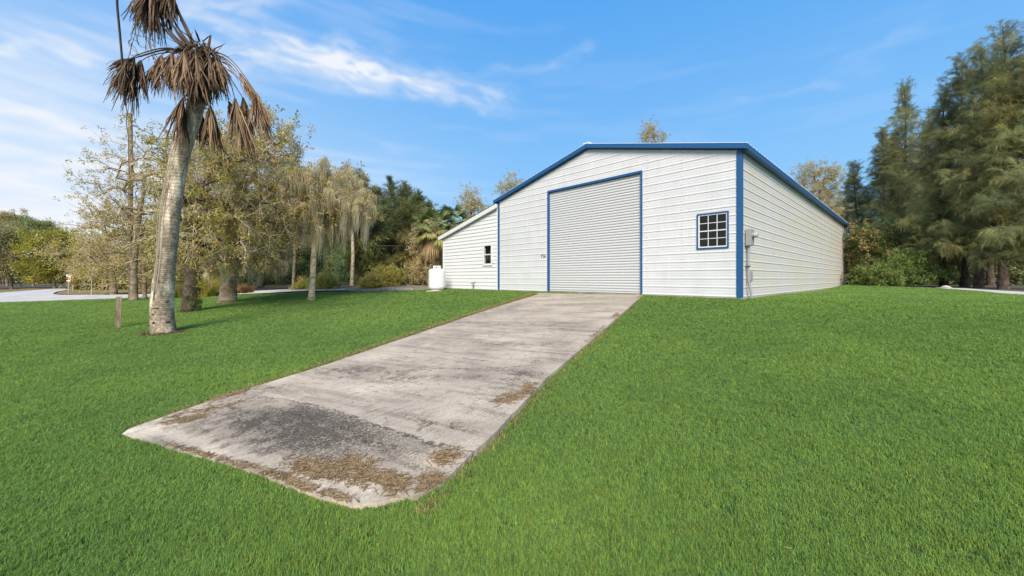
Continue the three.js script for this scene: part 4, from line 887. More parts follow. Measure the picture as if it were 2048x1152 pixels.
broadleaf({ name: 'oak_tree', label: 'tall tree with hanging moss, thick flared base, between palm and slim mossy tree', seed: 520, base: G(458, 605), bark: bark.grey,
  trunk: [[455, 612, 50], [456, 598, 40], [457, 570, 32], [458, 520, 28], [462, 470, 25], [470, 420, 20], [480, 370, 15]],
  lobes: [[500, 300, 80, 60], [565, 280, 38, 50], [548, 245, 20, 18], [585, 255, 14, 14], [440, 320, 70, 60, -1], [610, 360, 30, 22], [560, 380, 70, 60], [470, 420, 90, 60, 0.5], [550, 460, 60, 60, 0.5], [510, 520, 60, 40, 0.8], [590, 420, 40, 50]], rz: 2.9, n: 520, shell: 0.75, per: 0.42, spread: 0.35, size: 1.15, colors: [...cOlive, ...cTan, ...cTan, ...cLush], grow: { first: 0.5, tip: 0.0095, twigs: 4, twigLen: 0.75, droop: 0.05 }, moss: [0.055, 0.3, 1.9] });
broadleaf({ name: 'oak_tree', label: 'sparse twiggy tree left of the palm, low branches sweeping out', seed: 540, base: G(270, 602), bark: bark.grey,
  trunk: [[268, 608, 22], [268, 590, 17], [268, 540, 15], [272, 480, 14], [280, 420, 11], [290, 370, 8]],
  lobes: [[240, 370, 60, 75], [290, 310, 50, 55], [205, 440, 55, 50], [200, 510, 45, 50], [270, 480, 70, 60], [310, 400, 50, 70], [330, 510, 50, 55], [220, 560, 40, 18], [340, 320, 50, 50, -1]], rz: 2.6, n: 340, per: 0.42, spread: 0.3, size: 1.0, colors: [...cOlive, ...cTan], grow: { first: 0.22, tip: 0.0085, twigs: 4, twigLen: 0.75, droop: -0.12 }, moss: [0.014, 0.2, 0.7] });
broadleaf({ name: 'oak_tree', label: 'thin-stemmed bare tree next to the wooden pole left of the palm', seed: 560, base: G(288, 599), bark: bark.grey, Z: undefined,
  trunk: [[290, 604, 12], [289, 570, 9], [287, 520, 8], [284, 470, 7], [276, 420, 5]],
  lobes: [[250, 470, 60, 70], [190, 480, 50, 60], [300, 430, 60, 60], [235, 540, 60, 30]], rz: 2.4, n: 110, per: 0.45, spread: 0.3, size: 1.0, colors: [...cOlive, ...cLush], grow: { first: 0.3, tip: 0.008, twigs: 4, twigLen: 0.7 }, moss: [0.02, 0.2, 0.8] });
broadleaf({ name: 'mossy_tree', label: 'slim pale-trunked tree hung with long grey Spanish moss', seed: 580, base: G(622, 601), bark: bark.pale,
  trunk: [[622, 606, 17], [623, 596, 14], [625, 560, 12.5], [627, 520, 12], [629, 480, 12], [632, 430, 10], [640, 390, 8]],
  lobes: [[640, 390, 46, 40], [690, 400, 46, 34], [610, 400, 30, 36], [655, 435, 46, 36], [720, 415, 24, 32], [700, 358, 16, 16], [640, 350, 40, 22], [590, 360, 22, 30], [736, 420, 12, 24]], rz: 1.6, n: 230, per: 0.7, spread: 0.4, size: 1, colors: [...cTan, ...cOlive], grow: { first: 0.55, tip: 0.0065, twigs: 2, twigLen: 0.5, droop: 0.1 }, moss: [0.42, 0.25, 2.6] });
broadleaf({ name: 'mossy_tree', label: 'slender mossy tree right of the slim pale trunk, at the wood edge', seed: 585, base: onGround(703, 30), bark: bark.pale,
  trunk: [[703, 590, 9], [704, 560, 7.5], [706, 510, 7], [704, 450, 6], [708, 400, 4.5]],
  lobes: [[705, 390, 34, 34], [730, 410, 24, 26], [690, 420, 26, 26], [700, 352, 18, 16]], rz: 1.6, n: 110, per: 0.8, spread: 0.45, size: 1.3, colors: [...cTan, ...cOlive], grow: { first: 0.6, tip: 0.009, twigs: 2, twigLen: 0.6, droop: 0.1 }, moss: [0.4, 0.4, 3.0] });
broadleaf({ name: 'mossy_tree', label: 'slender mossy tree left of the slim pale trunk, under the tall tree', seed: 587, base: onGround(588, 27), bark: bark.grey,
  trunk: [[588, 592, 8], [587, 560, 7], [590, 510, 6.5], [588, 450, 5.5], [592, 400, 4]],
  lobes: [[590, 400, 30, 40], [570, 440, 26, 30], [606, 450, 24, 30], [600, 350, 18, 18]], rz: 1.6, n: 110, per: 0.9, spread: 0.4, size: 1.2, colors: [...cTan, ...cOlive], grow: { first: 0.55, tip: 0.008, twigs: 2, twigLen: 0.6, droop: 0.1 }, moss: [0.35, 0.4, 2.8] });
broadleaf({ name: 'mossy_tree', label: 'leaning mossy trunk with drooping moss behind the yellow grass', seed: 600, base: onGround(418, 27), bark: bark.pale,
  trunk: [[420, 596, 18], [416, 570, 15], [411, 530, 13], [408, 490, 12], [420, 450, 9]],
  lobes: [[430, 470, 70, 45], [500, 500, 50, 35], [380, 450, 50, 50], [540, 510, 40, 30]], rz: 2.5, n: 170, per: 0.9, spread: 0.5, size: 1.3, colors: [...cTan, ...cOlive], grow: { first: 0.5, tip: 0.008, twigs: 2, twigLen: 0.6, droop: 0.2 }, moss: [0.36, 0.5, 2.4] });
broadleaf({ name: 'oak_tree', label: 'broad brownish tree filling the gap behind the twiggy trees left', seed: 620, base: onGround(225, 36), bark: bark.grey,
  trunk: [[228, 590, 18], [226, 560, 14], [222, 530, 12], [215, 490, 9]],
  lobes: [[200, 520, 60, 50], [250, 490, 60, 60], [300, 520, 60, 50], [170, 500, 30, 40], [330, 500, 40, 50]], rz: 4, n: 200, per: 0.9, spread: 0.6, size: 1.0, clump: clumpMid, colors: [...cTan, ...cOlive], grow: { first: 0.3, tip: 0.011, twigs: 2, twigLen: 0.9 } });
broadleaf({ name: 'oak_tree', label: 'brown-leaved tree deep behind the ivy trunk and moss curtains', seed: 640, base: onGround(520, 34), bark: bark.dark,
  trunk: [[520, 590, 18], [522, 540, 14], [526, 480, 12], [530, 420, 9]],
  lobes: [[480, 430, 60, 50], [560, 430, 50, 50], [420, 480, 60, 50], [540, 490, 70, 45]], rz: 3.5, n: 170, per: 0.7, spread: 0.6, size: 0.95, clump: clumpMid, colors: [...cTan, ...cOlive], grow: { first: 0.35, tip: 0.011, twigs: 2, twigLen: 0.9 }, moss: [0.03, 0.3, 1.4] });

// wooden pole, lawn post, roadside signs
{
  const g = G(262, 600), k = -g.z / F;
  const t = thing('utility_pole', 'tall weathered wooden pole rising left of the palm', 'pole', g);
  const B = new Buf(), H = (600 - 228) * k, pts = [], rad = [];
  for (let i = 0; i <= 10; i++) { const f = i / 10; pts.push(new V3((-2 * f + 0.6 * Math.sin(i)) * k * 0.7, f * H - (i ? 0 : 0.1), 0)); rad.push(lerp(6.5, 5.0, f) * k * 0.68); }
  pts.push(new V3(-1.4 * k, H + 0.1, 0)); rad.push(0.012);
  B.tube(pts, rad, 14); part('pole', B.geometry(), bark.grey, t);
  const A = new Buf(); A.tube([new V3(3 * k, H - 22 * k, 0.02), new V3(15 * k, H - 25 * k, 0.05)], [1.6 * k, 1.2 * k], 8); part('bracket', A.geometry(), mat(rgb(0.2, 0.19, 0.18), 0.7), t);
  const p = G(237, 656), q = -p.z / F, post = thing('lawn_post', 'short weathered wooden post standing in the lawn', 'post', p);
  const S = new THREE.BoxGeometry(8 * q, 62 * q + 0.1, 7 * q, 2, 6, 2), sp = S.attributes.position, rr = mulberry(3);
  for (let i = 0; i < sp.count; i++) sp.setXYZ(i, sp.getX(i) + (noise(sp.getX(i) * 40 + 7, sp.getY(i) * 9) - 0.5) * 0.02 + sp.getY(i) * 0.02, sp.getY(i) + (sp.getY(i) > 0.3 ? (noise(sp.getX(i) * 30, sp.getZ(i) * 30) - 0.5) * 0.04 : 0), sp.getZ(i) + (noise(sp.getZ(i) * 40, sp.getY(i) * 9) - 0.5) * 0.02);
  S.computeVertexNormals(); S.rotateY(0.75); S.translate(0, 31 * q - 0.05, 0);
  part('post', S, mat(0xffffff, 0.95, { map: barkMap(9, 0.52, 0.45, 0.37, 30, 4, 0.45) }), post);
}
const post = (ix, iy, top, w, name, label, color) => {
  const g = G(ix, iy), k = -g.z / F, t = thing(name, label, 'sign', g), B = new Buf(), H = (iy - top) * k;
  B.tube([new V3(0, -0.1, 0), new V3(0, H, 0)], [w * k / 2, w * k / 2], 8); part('post', B.geometry(), mat(color, 0.6), t);
  return { t, k, H };
};
{
  const s = post(137.5, 588, 549, 2.2, 'road_sign', 'roadside sign with white panel above a dark and orange panel', rgb(0.30, 0.31, 0.32));
  const pan = (name, x0, x1, y0, y1, z, m) => box(name, x0 * s.k, x1 * s.k, s.H + y0 * s.k, s.H + y1 * s.k, z, z + 0.012, m, s.t);
  pan('white_panel', -3.5, 6.5, -5.5, 0, 0.045, mat(rgb(0.55, 0.55, 0.58), 0.5)); pan('orange_panel', -0.5, 5.5, -11.5, -5.8, 0.045, mat(rgb(0.75, 0.26, 0.02), 0.5)); pan('dark_panel', -3.5, -0.7, -11.5, -5.8, 0.045, mat(rgb(0.05, 0.03, 0.06), 0.5)); pan('white_plate', -3, 4.5, -13.6, -11.7, 0.045, mat(rgb(0.7, 0.7, 0.7), 0.5)); pan('orange_symbol', 1.2, 3.6, -10, -7.6, 0.058, mat(rgb(0.35, 0.08, 0.01), 0.5));
  const m = post(183.5, 589, 541, 2, 'marker_post', 'thin pale marker post with reddish cap beside the road', rgb(0.45, 0.44, 0.40));
  box('cap', -1.6 * m.k, 1.6 * m.k, m.H, m.H + 3.5 * m.k, -0.03, 0.03, mat(rgb(0.35, 0.13, 0.07), 0.7), m.t);
  const n = post(167, 581, 566, 1.4, 'marker_post', 'short dark stake on the verge between the road signs', rgb(0.10, 0.09, 0.08));
  box('plate', -1.6 * n.k, 1.6 * n.k, n.H - 3 * n.k, n.H, 0.03, 0.04, mat(rgb(0.16, 0.15, 0.14), 0.7), n.t);
  const q = post(146, 583, 573, 1.6, 'marker_post', 'very short tan stake right of the road sign', rgb(0.40, 0.32, 0.2));
  box('cap', -1.5 * q.k, 1.5 * q.k, q.H, q.H + 2 * q.k, -0.03, 0.03, mat(rgb(0.45, 0.35, 0.2), 0.8), q.t);
}

// ------------------------------------------------------------------ the wood behind
const cPine = [rgb(0.138, 0.164, 0.054), rgb(0.170, 0.189, 0.064), rgb(0.123, 0.143, 0.054), rgb(0.235, 0.217, 0.072)], cPineDark = [rgb(0.119, 0.143, 0.061), rgb(0.150, 0.173, 0.065), rgb(0.186, 0.189, 0.073)];
const cShrub = [rgb(0.141, 0.221, 0.094), rgb(0.178, 0.270, 0.111), rgb(0.119, 0.179, 0.076), rgb(0.239, 0.286, 0.111)], cYellow = [rgb(0.440, 0.434, 0.090), rgb(0.551, 0.459, 0.112), rgb(0.331, 0.357, 0.079), rgb(0.606, 0.408, 0.157)];
const backPines = [
  [694, 345, 41, 'leftmost dark needle tree of the wood behind the mossy tree', cPine], [722, 352, 46, 'second needle tree from the left in the wood behind', cPineDark], [752, 384, 42, 'broad dark needle tree in the middle of the wood behind', cPineDark], [786, 366, 47, 'tallest dark needle tree right of the middle of the wood', cPineDark],
  [806, 372, 50, 'needle tree just right of the tallest one in the wood', cPine], [834, 392, 48, 'slender needle tree second from the lean-to end of the wood', cPine], [856, 414, 45, 'last needle tree of the wood beside the lean-to', cPine], [770, 430, 36, 'younger bright needle tree in front of the wood', cPine], [812, 425, 35, 'younger needle tree in front of the wood toward the lean-to', cPine], [664, 360, 47, 'needle tree of the wood half hidden by the slim mossy tree', cPine], [738, 440, 33, 'low yellowish needle tree at the wood edge right of the mossy tree', cPine]];
backPines.forEach(([ix, iy, Z, label, colors], k) => { const b = onGround(ix, Z), h = EYE + (CY - iy) / F * Z - b.y; casuarina({ name: 'needle_tree', label, seed: 700 + k * 7, base: b, h, r: 2.6 + 0.3 * (k % 3), stem: 0.16, limbs: 60, low: 0.12, weep: 0.2, dense: 1.2, loose: 1.6, scale: 1.45, taper: 0.7, far: true, colors, bark: bark.dark, group: 'needle trees of the wood behind the lawn' }); });
// undergrowth along the wood edge
const bushes = [
  [560, 520, 48, 55, 39, cShrub, 'bluish green bush under the tree at the left end of the wood edge'], [610, 520, 42, 50, 40, cShrub, 'bluish green bush behind the slim mossy trunk'], [665, 525, 46, 48, 40, cShrub, 'dark bush right of the slim mossy trunk'], [715, 535, 36, 40, 38, cShrub, 'low dark bush at the middle of the wood edge'], [770, 520, 32, 52, 38, cPine, 'tall olive bush behind the yellow shrub'], [808, 525, 34, 48, 37, cShrub, 'deep green glossy bush near the lean-to'], [846, 535, 26, 42, 36, cShrub, 'dark bush next to the propane tank'], [510, 545, 36, 34, 40, cShrub, 'small dark bush behind the moss curtains']];
bushes.forEach(([ix, iy, rx, ry, Z, colors, label], k) => broadleaf({ name: 'bush', category: 'bush', label, seed: 800 + k * 9, base: onGround(ix, Z), Z, trunk: [[ix, 590, 4], [ix, 570, 3], [ix + 2, 545, 2]], lobes: [[ix, iy, rx, ry], [ix - rx * 0.5, iy + ry * 0.4, rx * 0.6, ry * 0.6], [ix + rx * 0.5, iy + ry * 0.4, rx * 0.6, ry * 0.6]], rz: 1.6, n: 130, per: 3.2, spread: 0.7, size: 0.95, clump: clumpMid, colors, bark: bark.dark, minY: 0.1, group: 'bushes along the wood edge', grow: { first: 0.1, tip: 0.008, twigs: 2, twigLen: 0.5 } }));
broadleaf({ name: 'bush', category: 'bush', label: 'tangled pale leafless bush between the wood and the lean-to', seed: 880, base: onGround(856, 33), Z: 33, trunk: [[858, 585, 7], [856, 560, 5], [852, 530, 4], [848, 500, 3]], lobes: [[848, 500, 26, 55], [862, 470, 16, 45], [838, 540, 20, 30]], rz: 1.5, n: 170, per: 0.9, spread: 0.4, size: 1.2, colors: cTan, bark: bark.pale, grow: { first: 0.2, tip: 0.008, twigs: 4, twigLen: 0.8, droop: 0.3 } });
[[648, 575, 24, 20, 26, 'low yellow-green fan-leaved bush right of the slim mossy trunk'], [765, 560, 34, 22, 27, 'yellow-green feathery shrub at the back edge of the lawn'], [742, 572, 20, 14, 26, 'small bright shrub left of the feathery shrub'], [612, 577, 16, 12, 27, 'tiny light green bush left of the slim mossy trunk']].forEach(([ix, iy, rx, ry, Z, label], k) => broadleaf({ name: 'bush', category: 'bush', label, seed: 900 + k * 5, base: onGround(ix, Z), Z, trunk: [[ix, 592, 3], [ix, 580, 2.4], [ix, 572, 1.6]], lobes: [[ix, iy, rx, ry], [ix + rx * 0.5, iy - ry * 0.3, rx * 0.5, ry * 0.7]], rz: 0.7, n: 70, per: 1.6, spread: 0.25, size: 0.75, clump: clumpFrond, colors: cYellow, minY: 0.05, grow: { first: 0.1, tip: 0.007, twigs: 2, twigLen: 0.4 } }));
// clumps of dry yellow grass at the far lawn edge
{
  const B = new Buf(), r = mulberry(61);
  for (let k = 0; k < 90; k++) { const a = r() * 6.283, d = 0.16 * Math.sqrt(r()), l = 0.5 + 0.5 * r(), o = 0.1 + 0.45 * r(), x = Math.cos(a) * d, z = Math.sin(a) * d, w = 0.008; const i0 = B.v(x - w, 0, z), i1 = B.v(x + w, 0, z), m0 = B.v(x + Math.cos(a) * o * l * 0.4 - w, l * 0.6, z + Math.sin(a) * o * l * 0.4), m1 = B.v(x + Math.cos(a) * o * l * 0.4 + w, l * 0.6, z + Math.sin(a) * o * l * 0.4), e = B.v(x + Math.cos(a) * o * l, l * (1 - 0.35 * o), z + Math.sin(a) * o * l); B.quad(i0, i1, m1, m0); B.tri(m0, m1, e); }
  const g = B.geometry();
  [[405, 594, 1.5, 24, [0.34, 0.30, 0.06], 'yellow tuft of tall grass nearest the ivy trunk'], [428, 592, 1.4, 25, [0.36, 0.31, 0.07], 'yellow tuft of tall grass left of the flared trunk'], [485, 590, 0.9, 26, [0.34, 0.22, 0.09], 'orange-brown tuft of grass right of the flared trunk'], [390, 596, 1.2, 24, [0.28, 0.27, 0.06], 'greenish yellow tuft of grass just behind the ivy trunk'], [360, 594, 1.1, 25, [0.30, 0.27, 0.07], 'yellow tuft of grass between palm and ivy trunk']].forEach(([ix, iy, s, Z, c, label], k) => {
    const t = thing('grass_tuft', label, 'grass', onGround(ix, Z), 'tufts of dry grass'), list = [], q = mulberry(70 + k);
    for (let i = 0; i < 9; i++) list.push({ p: new V3((q() - 0.5) * 0.9, -0.02, (q() - 0.5) * 0.5), s: [s, s * (0.7 + 0.5 * q()), s], r: [0, q() * 6.3, 0], c: shade(q, rgb(...c), 0.25) });
    copies('blades', g, leafMat, list, t);
  });
}
// rocks and rubble along the far edge
{
  const r = mulberry(90), rock = (name, label, ix, iy, s, color) => {
    const g = new THREE.IcosahedronGeometry(s, 1), p = g.attributes.position, q = r() * 50;
    for (let i = 0; i < p.count; i++) { const k = 0.75 + 0.5 * noise(p.getX(i) / s * 1.7 + q, p.getY(i) / s * 1.7 + p.getZ(i) / s + q); p.setXYZ(i, p.getX(i) * k * 1.3, p.getY(i) * k * 0.6, p.getZ(i) * k); }
    g.computeVertexNormals(); g.rotateY(r() * 6); const m = part(numbered(name), g, mat(color, 0.95, { flatShading: true }), scene), b = G(ix, iy); m.position.copy(b); m.position.y += s * 0.15; return tag(m, label, 'rock');
  };
  const heap = [];
  for (let i = 0; i < 70; i++) { const b = G(765 + 60 * r(), 577.5 + 3.4 * r()), s = 0.05 + 0.10 * r(), g = new THREE.IcosahedronGeometry(s, 0); g.scale(1.4, 0.7, 1); g.rotateY(r() * 6); g.translate(b.x, b.y + s * 0.3, b.z); heap.push(g); }
  const h = part('rubble', mergeGeometries(heap), mat(rgb(0.30, 0.25, 0.20), 0.95, { flatShading: true }), scene); h.userData.kind = 'stuff';
  rock('boulder', 'pale stone at the foot of the right-hand needle trees', 1893, 576, 0.17, rgb(0.55, 0.5, 0.4)); rock('boulder', 'tan stone at the far lawn edge left of the rubble', 708, 581, 0.2, rgb(0.36, 0.3, 0.23));
}
// overhead wire far behind the lawn
{ const B = new Buf(), pts = []; for (let k = 0; k <= 12; k++) { const p = P(lerp(560, 872, k / 12), 492.5 - 1 * Math.sin(k / 12 * Math.PI), 31); pts.push(p); } B.tube(pts, pts.map(() => 0.009), 4); const m = part('overhead_wire', B.geometry(), mat(rgb(0.3, 0.3, 0.3), 0.6), scene); tag(m, 'thin overhead wire stretched before the wood toward the lean-to', 'wire'); }

// live cabbage palms behind the lean-to
function livePalm(label, ix, topY, Z, seed, n) {
  const r = mulberry(seed), base = onGround(ix, Z), t = thing('cabbage_palm', label, 'palm tree', base), H = EYE + (CY - topY) / F * Z - base.y - 0.9, B = new Buf();
  const pts = [], rad = []; for (let k = 0; k <= 12; k++) { pts.push(new V3(0.1 * Math.sin(k * 0.4), k / 12 * H - (k ? 0 : 0.1), 0)); rad.push(0.19 + 0.03 * (k > 8 ? 1 : 0)); } B.tube(pts, rad, 12);
  part('trunk', B.geometry(), bark.brown, t);
  for (let f = 0; f < n; f++) {
    const a = f * 2.4 + r(), el = lerp(1.25, -0.9, f / n), S = new Buf(), c = pts[12], l = 0.8 + 0.4 * r(), d = new V3(Math.cos(a) * Math.cos(el), Math.sin(el), Math.sin(a) * Math.cos(el)), dead = el < -0.62, col = (v) => { const q = v * (0.75 + 0.5 * r()); return dead ? [0.3 * q, 0.2 * q, 0.09 * q] : el < -0.2 ? [0.27 * q, 0.25 * q, 0.07 * q] : [0.165 * q, 0.20 * q, 0.06 * q]; };
    const e = c.clone().addScaledVector(d, l), m = c.clone().addScaledVector(d, l * 0.5); m.y += 0.06; S.tube([c, m, e], [0.02, 0.016, 0.012], 5, col(1));
    const sd = new V3(-Math.sin(a), 0, Math.cos(a)), up = new V3().crossVectors(sd, d).normalize();
    for (let q = 0; q < 30; q++) {
      const u = (q + r() * 0.5) / 29 * 2 - 1, fa = u * 1.35, dir = d.clone().multiplyScalar(Math.cos(fa)).addScaledVector(sd, Math.sin(fa)).addScaledVector(up, -0.25 * Math.abs(u)).normalize(), L = (0.95 - 0.25 * u * u) * (0.85 + 0.3 * r()), wv = new V3().crossVectors(dir, up).normalize().multiplyScalar(0.022), cc = col(1);
      let last = null; for (let j = 0; j <= 4; j++) { const v = j / 4, p = e.clone().addScaledVector(dir, L * v); p.y -= (dead ? 0.9 : 0.38) * L * v * v; const w = j === 4 ? 0.1 : j === 0 ? 0.5 : 1; const ids = [S.v(p.x - wv.x * w, p.y - wv.y * w, p.z - wv.z * w, 0, 0, cc), S.v(p.x + wv.x * w, p.y + wv.y * w, p.z + wv.z * w, 0, 0, cc)]; if (last) S.quad(last[0], last[1], ids[1], ids[0]); last = ids; }
    }
    part('frond', S.geometry(), frondMat, t);
  }
}
livePalm('green cabbage palm rising right behind the lean-to wall end', 873, 432, 26.5, 1001, 34);
livePalm('green cabbage palm showing above the lean-to roof', 908, 424, 31, 1002, 32);
// bare treetops showing over the roofs
[['sparse treetop above the lean-to roof', 942, 372, 48, 1100, [[940, 395, 20, 26], [955, 415, 24, 20], [930, 420, 18, 18]], 90], ['sparse treetop over the left roof slope of the garage', 1022, 352, 52, 1110, [[1022, 372, 24, 20], [1010, 392, 24, 20], [1040, 385, 20, 20]], 90], ['small treetop peeping over the garage ridge', 1302, 245, 50, 1120, [[1300, 262, 16, 16], [1306, 284, 22, 14]], 60], ['airy tree behind the far end of the garage', 1640, 325, 48, 1130, [[1630, 350, 48, 26], [1640, 395, 52, 30], [1670, 420, 30, 26], [1600, 385, 24, 28], [1655, 360, 26, 22]], 260], ['brownish tree between the airy tree and the needle trees', 1690, 395, 52, 1140, [[1692, 430, 40, 40], [1672, 455, 40, 30], [1710, 470, 30, 40]], 200]]
  .forEach(([label, ix, iy, Z, seed, lb, n]) => broadleaf({ name: 'bare_tree', label, seed, base: onGround(ix, Z), Z, bark: bark.grey, trunk: [[ix, 590, 10], [ix + 2, 540, 8], [ix - 2, 480, 7], [ix + 1, (iy + CY) / 2, 5], [ix, iy + 40, 4]], lobes: lb, rz: 2.2, n, per: 1.0, spread: 0.6, size: 1.25, clump: clumpSmall, colors: [...cTan, ...cOlive], grow: { first: 0.6, tip: 0.010, twigs: 3, twigLen: 0.7 } }));

// ------------------------------------------------------------------ right-hand side: needle trees and shrubs
const cRight = [rgb(0.287, 0.282, 0.109), rgb(0.247, 0.253, 0.098), rgb(0.207, 0.218, 0.086), rgb(0.316, 0.305, 0.121), rgb(0.161, 0.178, 0.075)];
[[1716, 330, 33, 0.22, 2.4, 'low olive needle tree rising behind the garage\'s far corner'], [1762, 262, 31, 0.26, 2.9, 'short olive needle tree nearest the garage, bushy top'], [1812, 168, 28, 0.2, 2.3, 'slim pointed needle tree standing apart left of the tall ones'], [1884, 178, 23, 0.10, 2.8, 'needle tree with pale trunk beside the stone'], [1926, 118, 22.5, 0.10, 2.9, 'tall needle tree third from the right edge'], [1962, 96, 21, 0.10, 2.8, 'tall needle tree with leaning reddish trunk near the right edge'], [2012, 55, 19.5, 0.10, 3.0, 'tallest needle tree at the right edge'], [2085, 40, 18.5, 0.10, 3.0, 'needle tree cut by the right picture edge'], [1850, 235, 29, 0.15, 2.9, 'needle tree set back between the slim one and the pale trunk'], [1792, 270, 34, 0.08, 3.0, 'needle tree deep behind the green shrub'], [1985, 130, 27, 0.1, 3.2, 'dark needle tree set back behind the tallest ones']]
  .forEach(([ix, iy, Z, low, R, label], k) => { const b = onGround(ix, Z), h = EYE + (CY - iy) / F * Z - b.y; casuarina({ name: 'needle_tree', label, seed: 1200 + k * 11, base: b, h, r: R * (h > 12 ? 1.15 : 1), stem: 0.2, limbs: Math.round(40 + h * 3.2), low, weep: 0.3, dense: 2.0, loose: 1.6, scale: 0.85, taper: 0.85, bark: bark.dark, colors: cRight, group: 'needle trees right of the garage' }); });
broadleaf({ name: 'bush', category: 'bush', label: 'tall tan and green thicket at the rear corner of the garage', seed: 1300, base: onGround(1735, 25.6), Z: 25.6, bark: bark.brown, trunk: [[1735, 582, 7], [1738, 560, 6], [1742, 530, 5], [1738, 500, 4]], lobes: [[1738, 505, 26, 50], [1770, 515, 36, 50], [1750, 545, 36, 26], [1775, 475, 32, 30], [1733, 470, 16, 26], [1800, 500, 24, 30]], rz: 1.3, n: 300, shell: 0.6, per: 2.4, spread: 0.45, size: 1.25, clump: clumpSmall, colors: [cTan[1], cTan[2], rgb(0.16, 0.22, 0.06), rgb(0.2, 0.25, 0.07), rgb(0.128, 0.176, 0.048), rgb(0.160, 0.208, 0.056), rgb(0.240, 0.208, 0.080)], minY: 0.1, grow: { first: 0.1, tip: 0.010, twigs: 2, twigLen: 0.6 } });
broadleaf({ name: 'bush', category: 'bush', label: 'bright green spreading shrub in front of the right-hand needle trees', seed: 1320, base: onGround(1805, 23), Z: 23, bark: bark.brown, trunk: [[1795, 584, 5], [1796, 572, 4], [1800, 555, 3]], lobes: [[1800, 545, 45, 22], [1840, 545, 28, 10], [1770, 555, 35, 18], [1810, 525, 18, 18]], rz: 1.3, n: 170, per: 2.2, spread: 0.35, size: 1.1, clump: clumpSmall, colors: [rgb(0.184, 0.260, 0.058), rgb(0.238, 0.312, 0.077), rgb(0.151, 0.208, 0.054)], minY: 0.1, grow: { first: 0.1, tip: 0.008, twigs: 2, twigLen: 0.45 } });
broadleaf({ name: 'bush', category: 'bush', label: 'low dark green bush at the garage rear corner by the lawn', seed: 1340, base: onGround(1726, 24.8), Z: 24.8, bark: bark.brown, trunk: [[1722, 582, 5], [1722, 572, 4], [1722, 558, 3]], lobes: [[1728, 554, 18, 18], [1750, 556, 24, 16]], rz: 1.0, n: 110, per: 2.4, spread: 0.3, size: 1.1, clump: clumpSmall, colors: [rgb(0.130, 0.177, 0.048), rgb(0.173, 0.208, 0.058), rgb(0.238, 0.229, 0.077)], minY: 0.05, grow: { first: 0.1, tip: 0.008, twigs: 2, twigLen: 0.4 } });

// ------------------------------------------------------------------ far-left trees beyond the road
[[18, 505, 40, 58, 'grey-green rounded tree at the far left beyond the road', [rgb(0.360, 0.312, 0.156), rgb(0.288, 0.276, 0.120), rgb(0.408, 0.360, 0.180)]], [104, 508, 32, 57, 'bright yellow-green rounded tree beyond the road', [rgb(0.36, 0.35, 0.05), rgb(0.42, 0.38, 0.06), rgb(0.27, 0.28, 0.05)]], [-40, 490, 60, 60, 'brownish tree cut by the left picture edge', [rgb(0.384, 0.312, 0.144), rgb(0.336, 0.312, 0.120)]], [62, 480, 40, 78, 'green rounded crown behind the yellow-green tree', [rgb(0.204, 0.264, 0.084), rgb(0.264, 0.288, 0.096)]], [10, 470, 40, 80, 'orange-tinged crown behind the far left tree', [rgb(0.456, 0.336, 0.120), rgb(0.384, 0.360, 0.120)]], [135, 520, 34, 80, 'dull brown tree where the road bends away', [rgb(0.336, 0.288, 0.144), rgb(0.288, 0.264, 0.108)]], [175, 535, 40, 85, 'dark green tree at the end of the road', [rgb(0.144, 0.180, 0.072), rgb(0.192, 0.216, 0.072)]]]
  .forEach(([ix, iy, rx, Z, label, colors], k) => broadleaf({ name: 'roadside_tree', label, seed: 1400 + k * 13, base: onGround(ix + 6, Z), Z, bark: bark.grey, trunk: [[ix + 6, 582, 7], [ix + 4, 565, 6], [ix, 545, 5], [ix - 2, 520, 4]], lobes: [[ix, iy, rx * 0.9, 38], [ix - rx * 0.55, iy + 22, rx * 0.5, 24], [ix + rx * 0.5, iy + 20, rx * 0.5, 26], [ix + rx * 0.2, iy - 22, rx * 0.5, 22]], rz: 3.6, n: 220, per: 4.2, spread: 1.1, size: 1.5, clump: clumpMid, colors, minY: 1.9, group: 'rounded trees beyond the road', grow: { first: 0.3, tip: 0.02, twigs: 1, twigLen: 1.2 } }));
[[8, 440, 105], [22, 444, 108], [40, 450, 110], [66, 453, 108], [80, 452, 112], [95, 456, 110], [108, 462, 112]].forEach(([ix, iy, Z], k) => { const b = onGround(ix, Z), h = EYE + (CY - iy) / F * Z - b.y; casuarina({ name: 'distant_pine', label: ['leftmost dark pine on the far skyline', 'second dark pine from the left on the far skyline', 'third dark pine from the left on the far skyline', 'middle dark pine on the far skyline above the yellow tree', 'dark pine on the skyline right of the middle one', 'second-last dark pine on the far skyline', 'rightmost dark pine on the far skyline'][k], seed: 1500 + k * 3, base: b, h, r: 3.6, stem: 0.2, limbs: 40, low: 0.4, weep: 0.1, dense: 0.55, loose: 3, scale: 3.2, far: true, colors: cPineDark, bark: bark.dark, group: 'dark pines on the far skyline' }); });

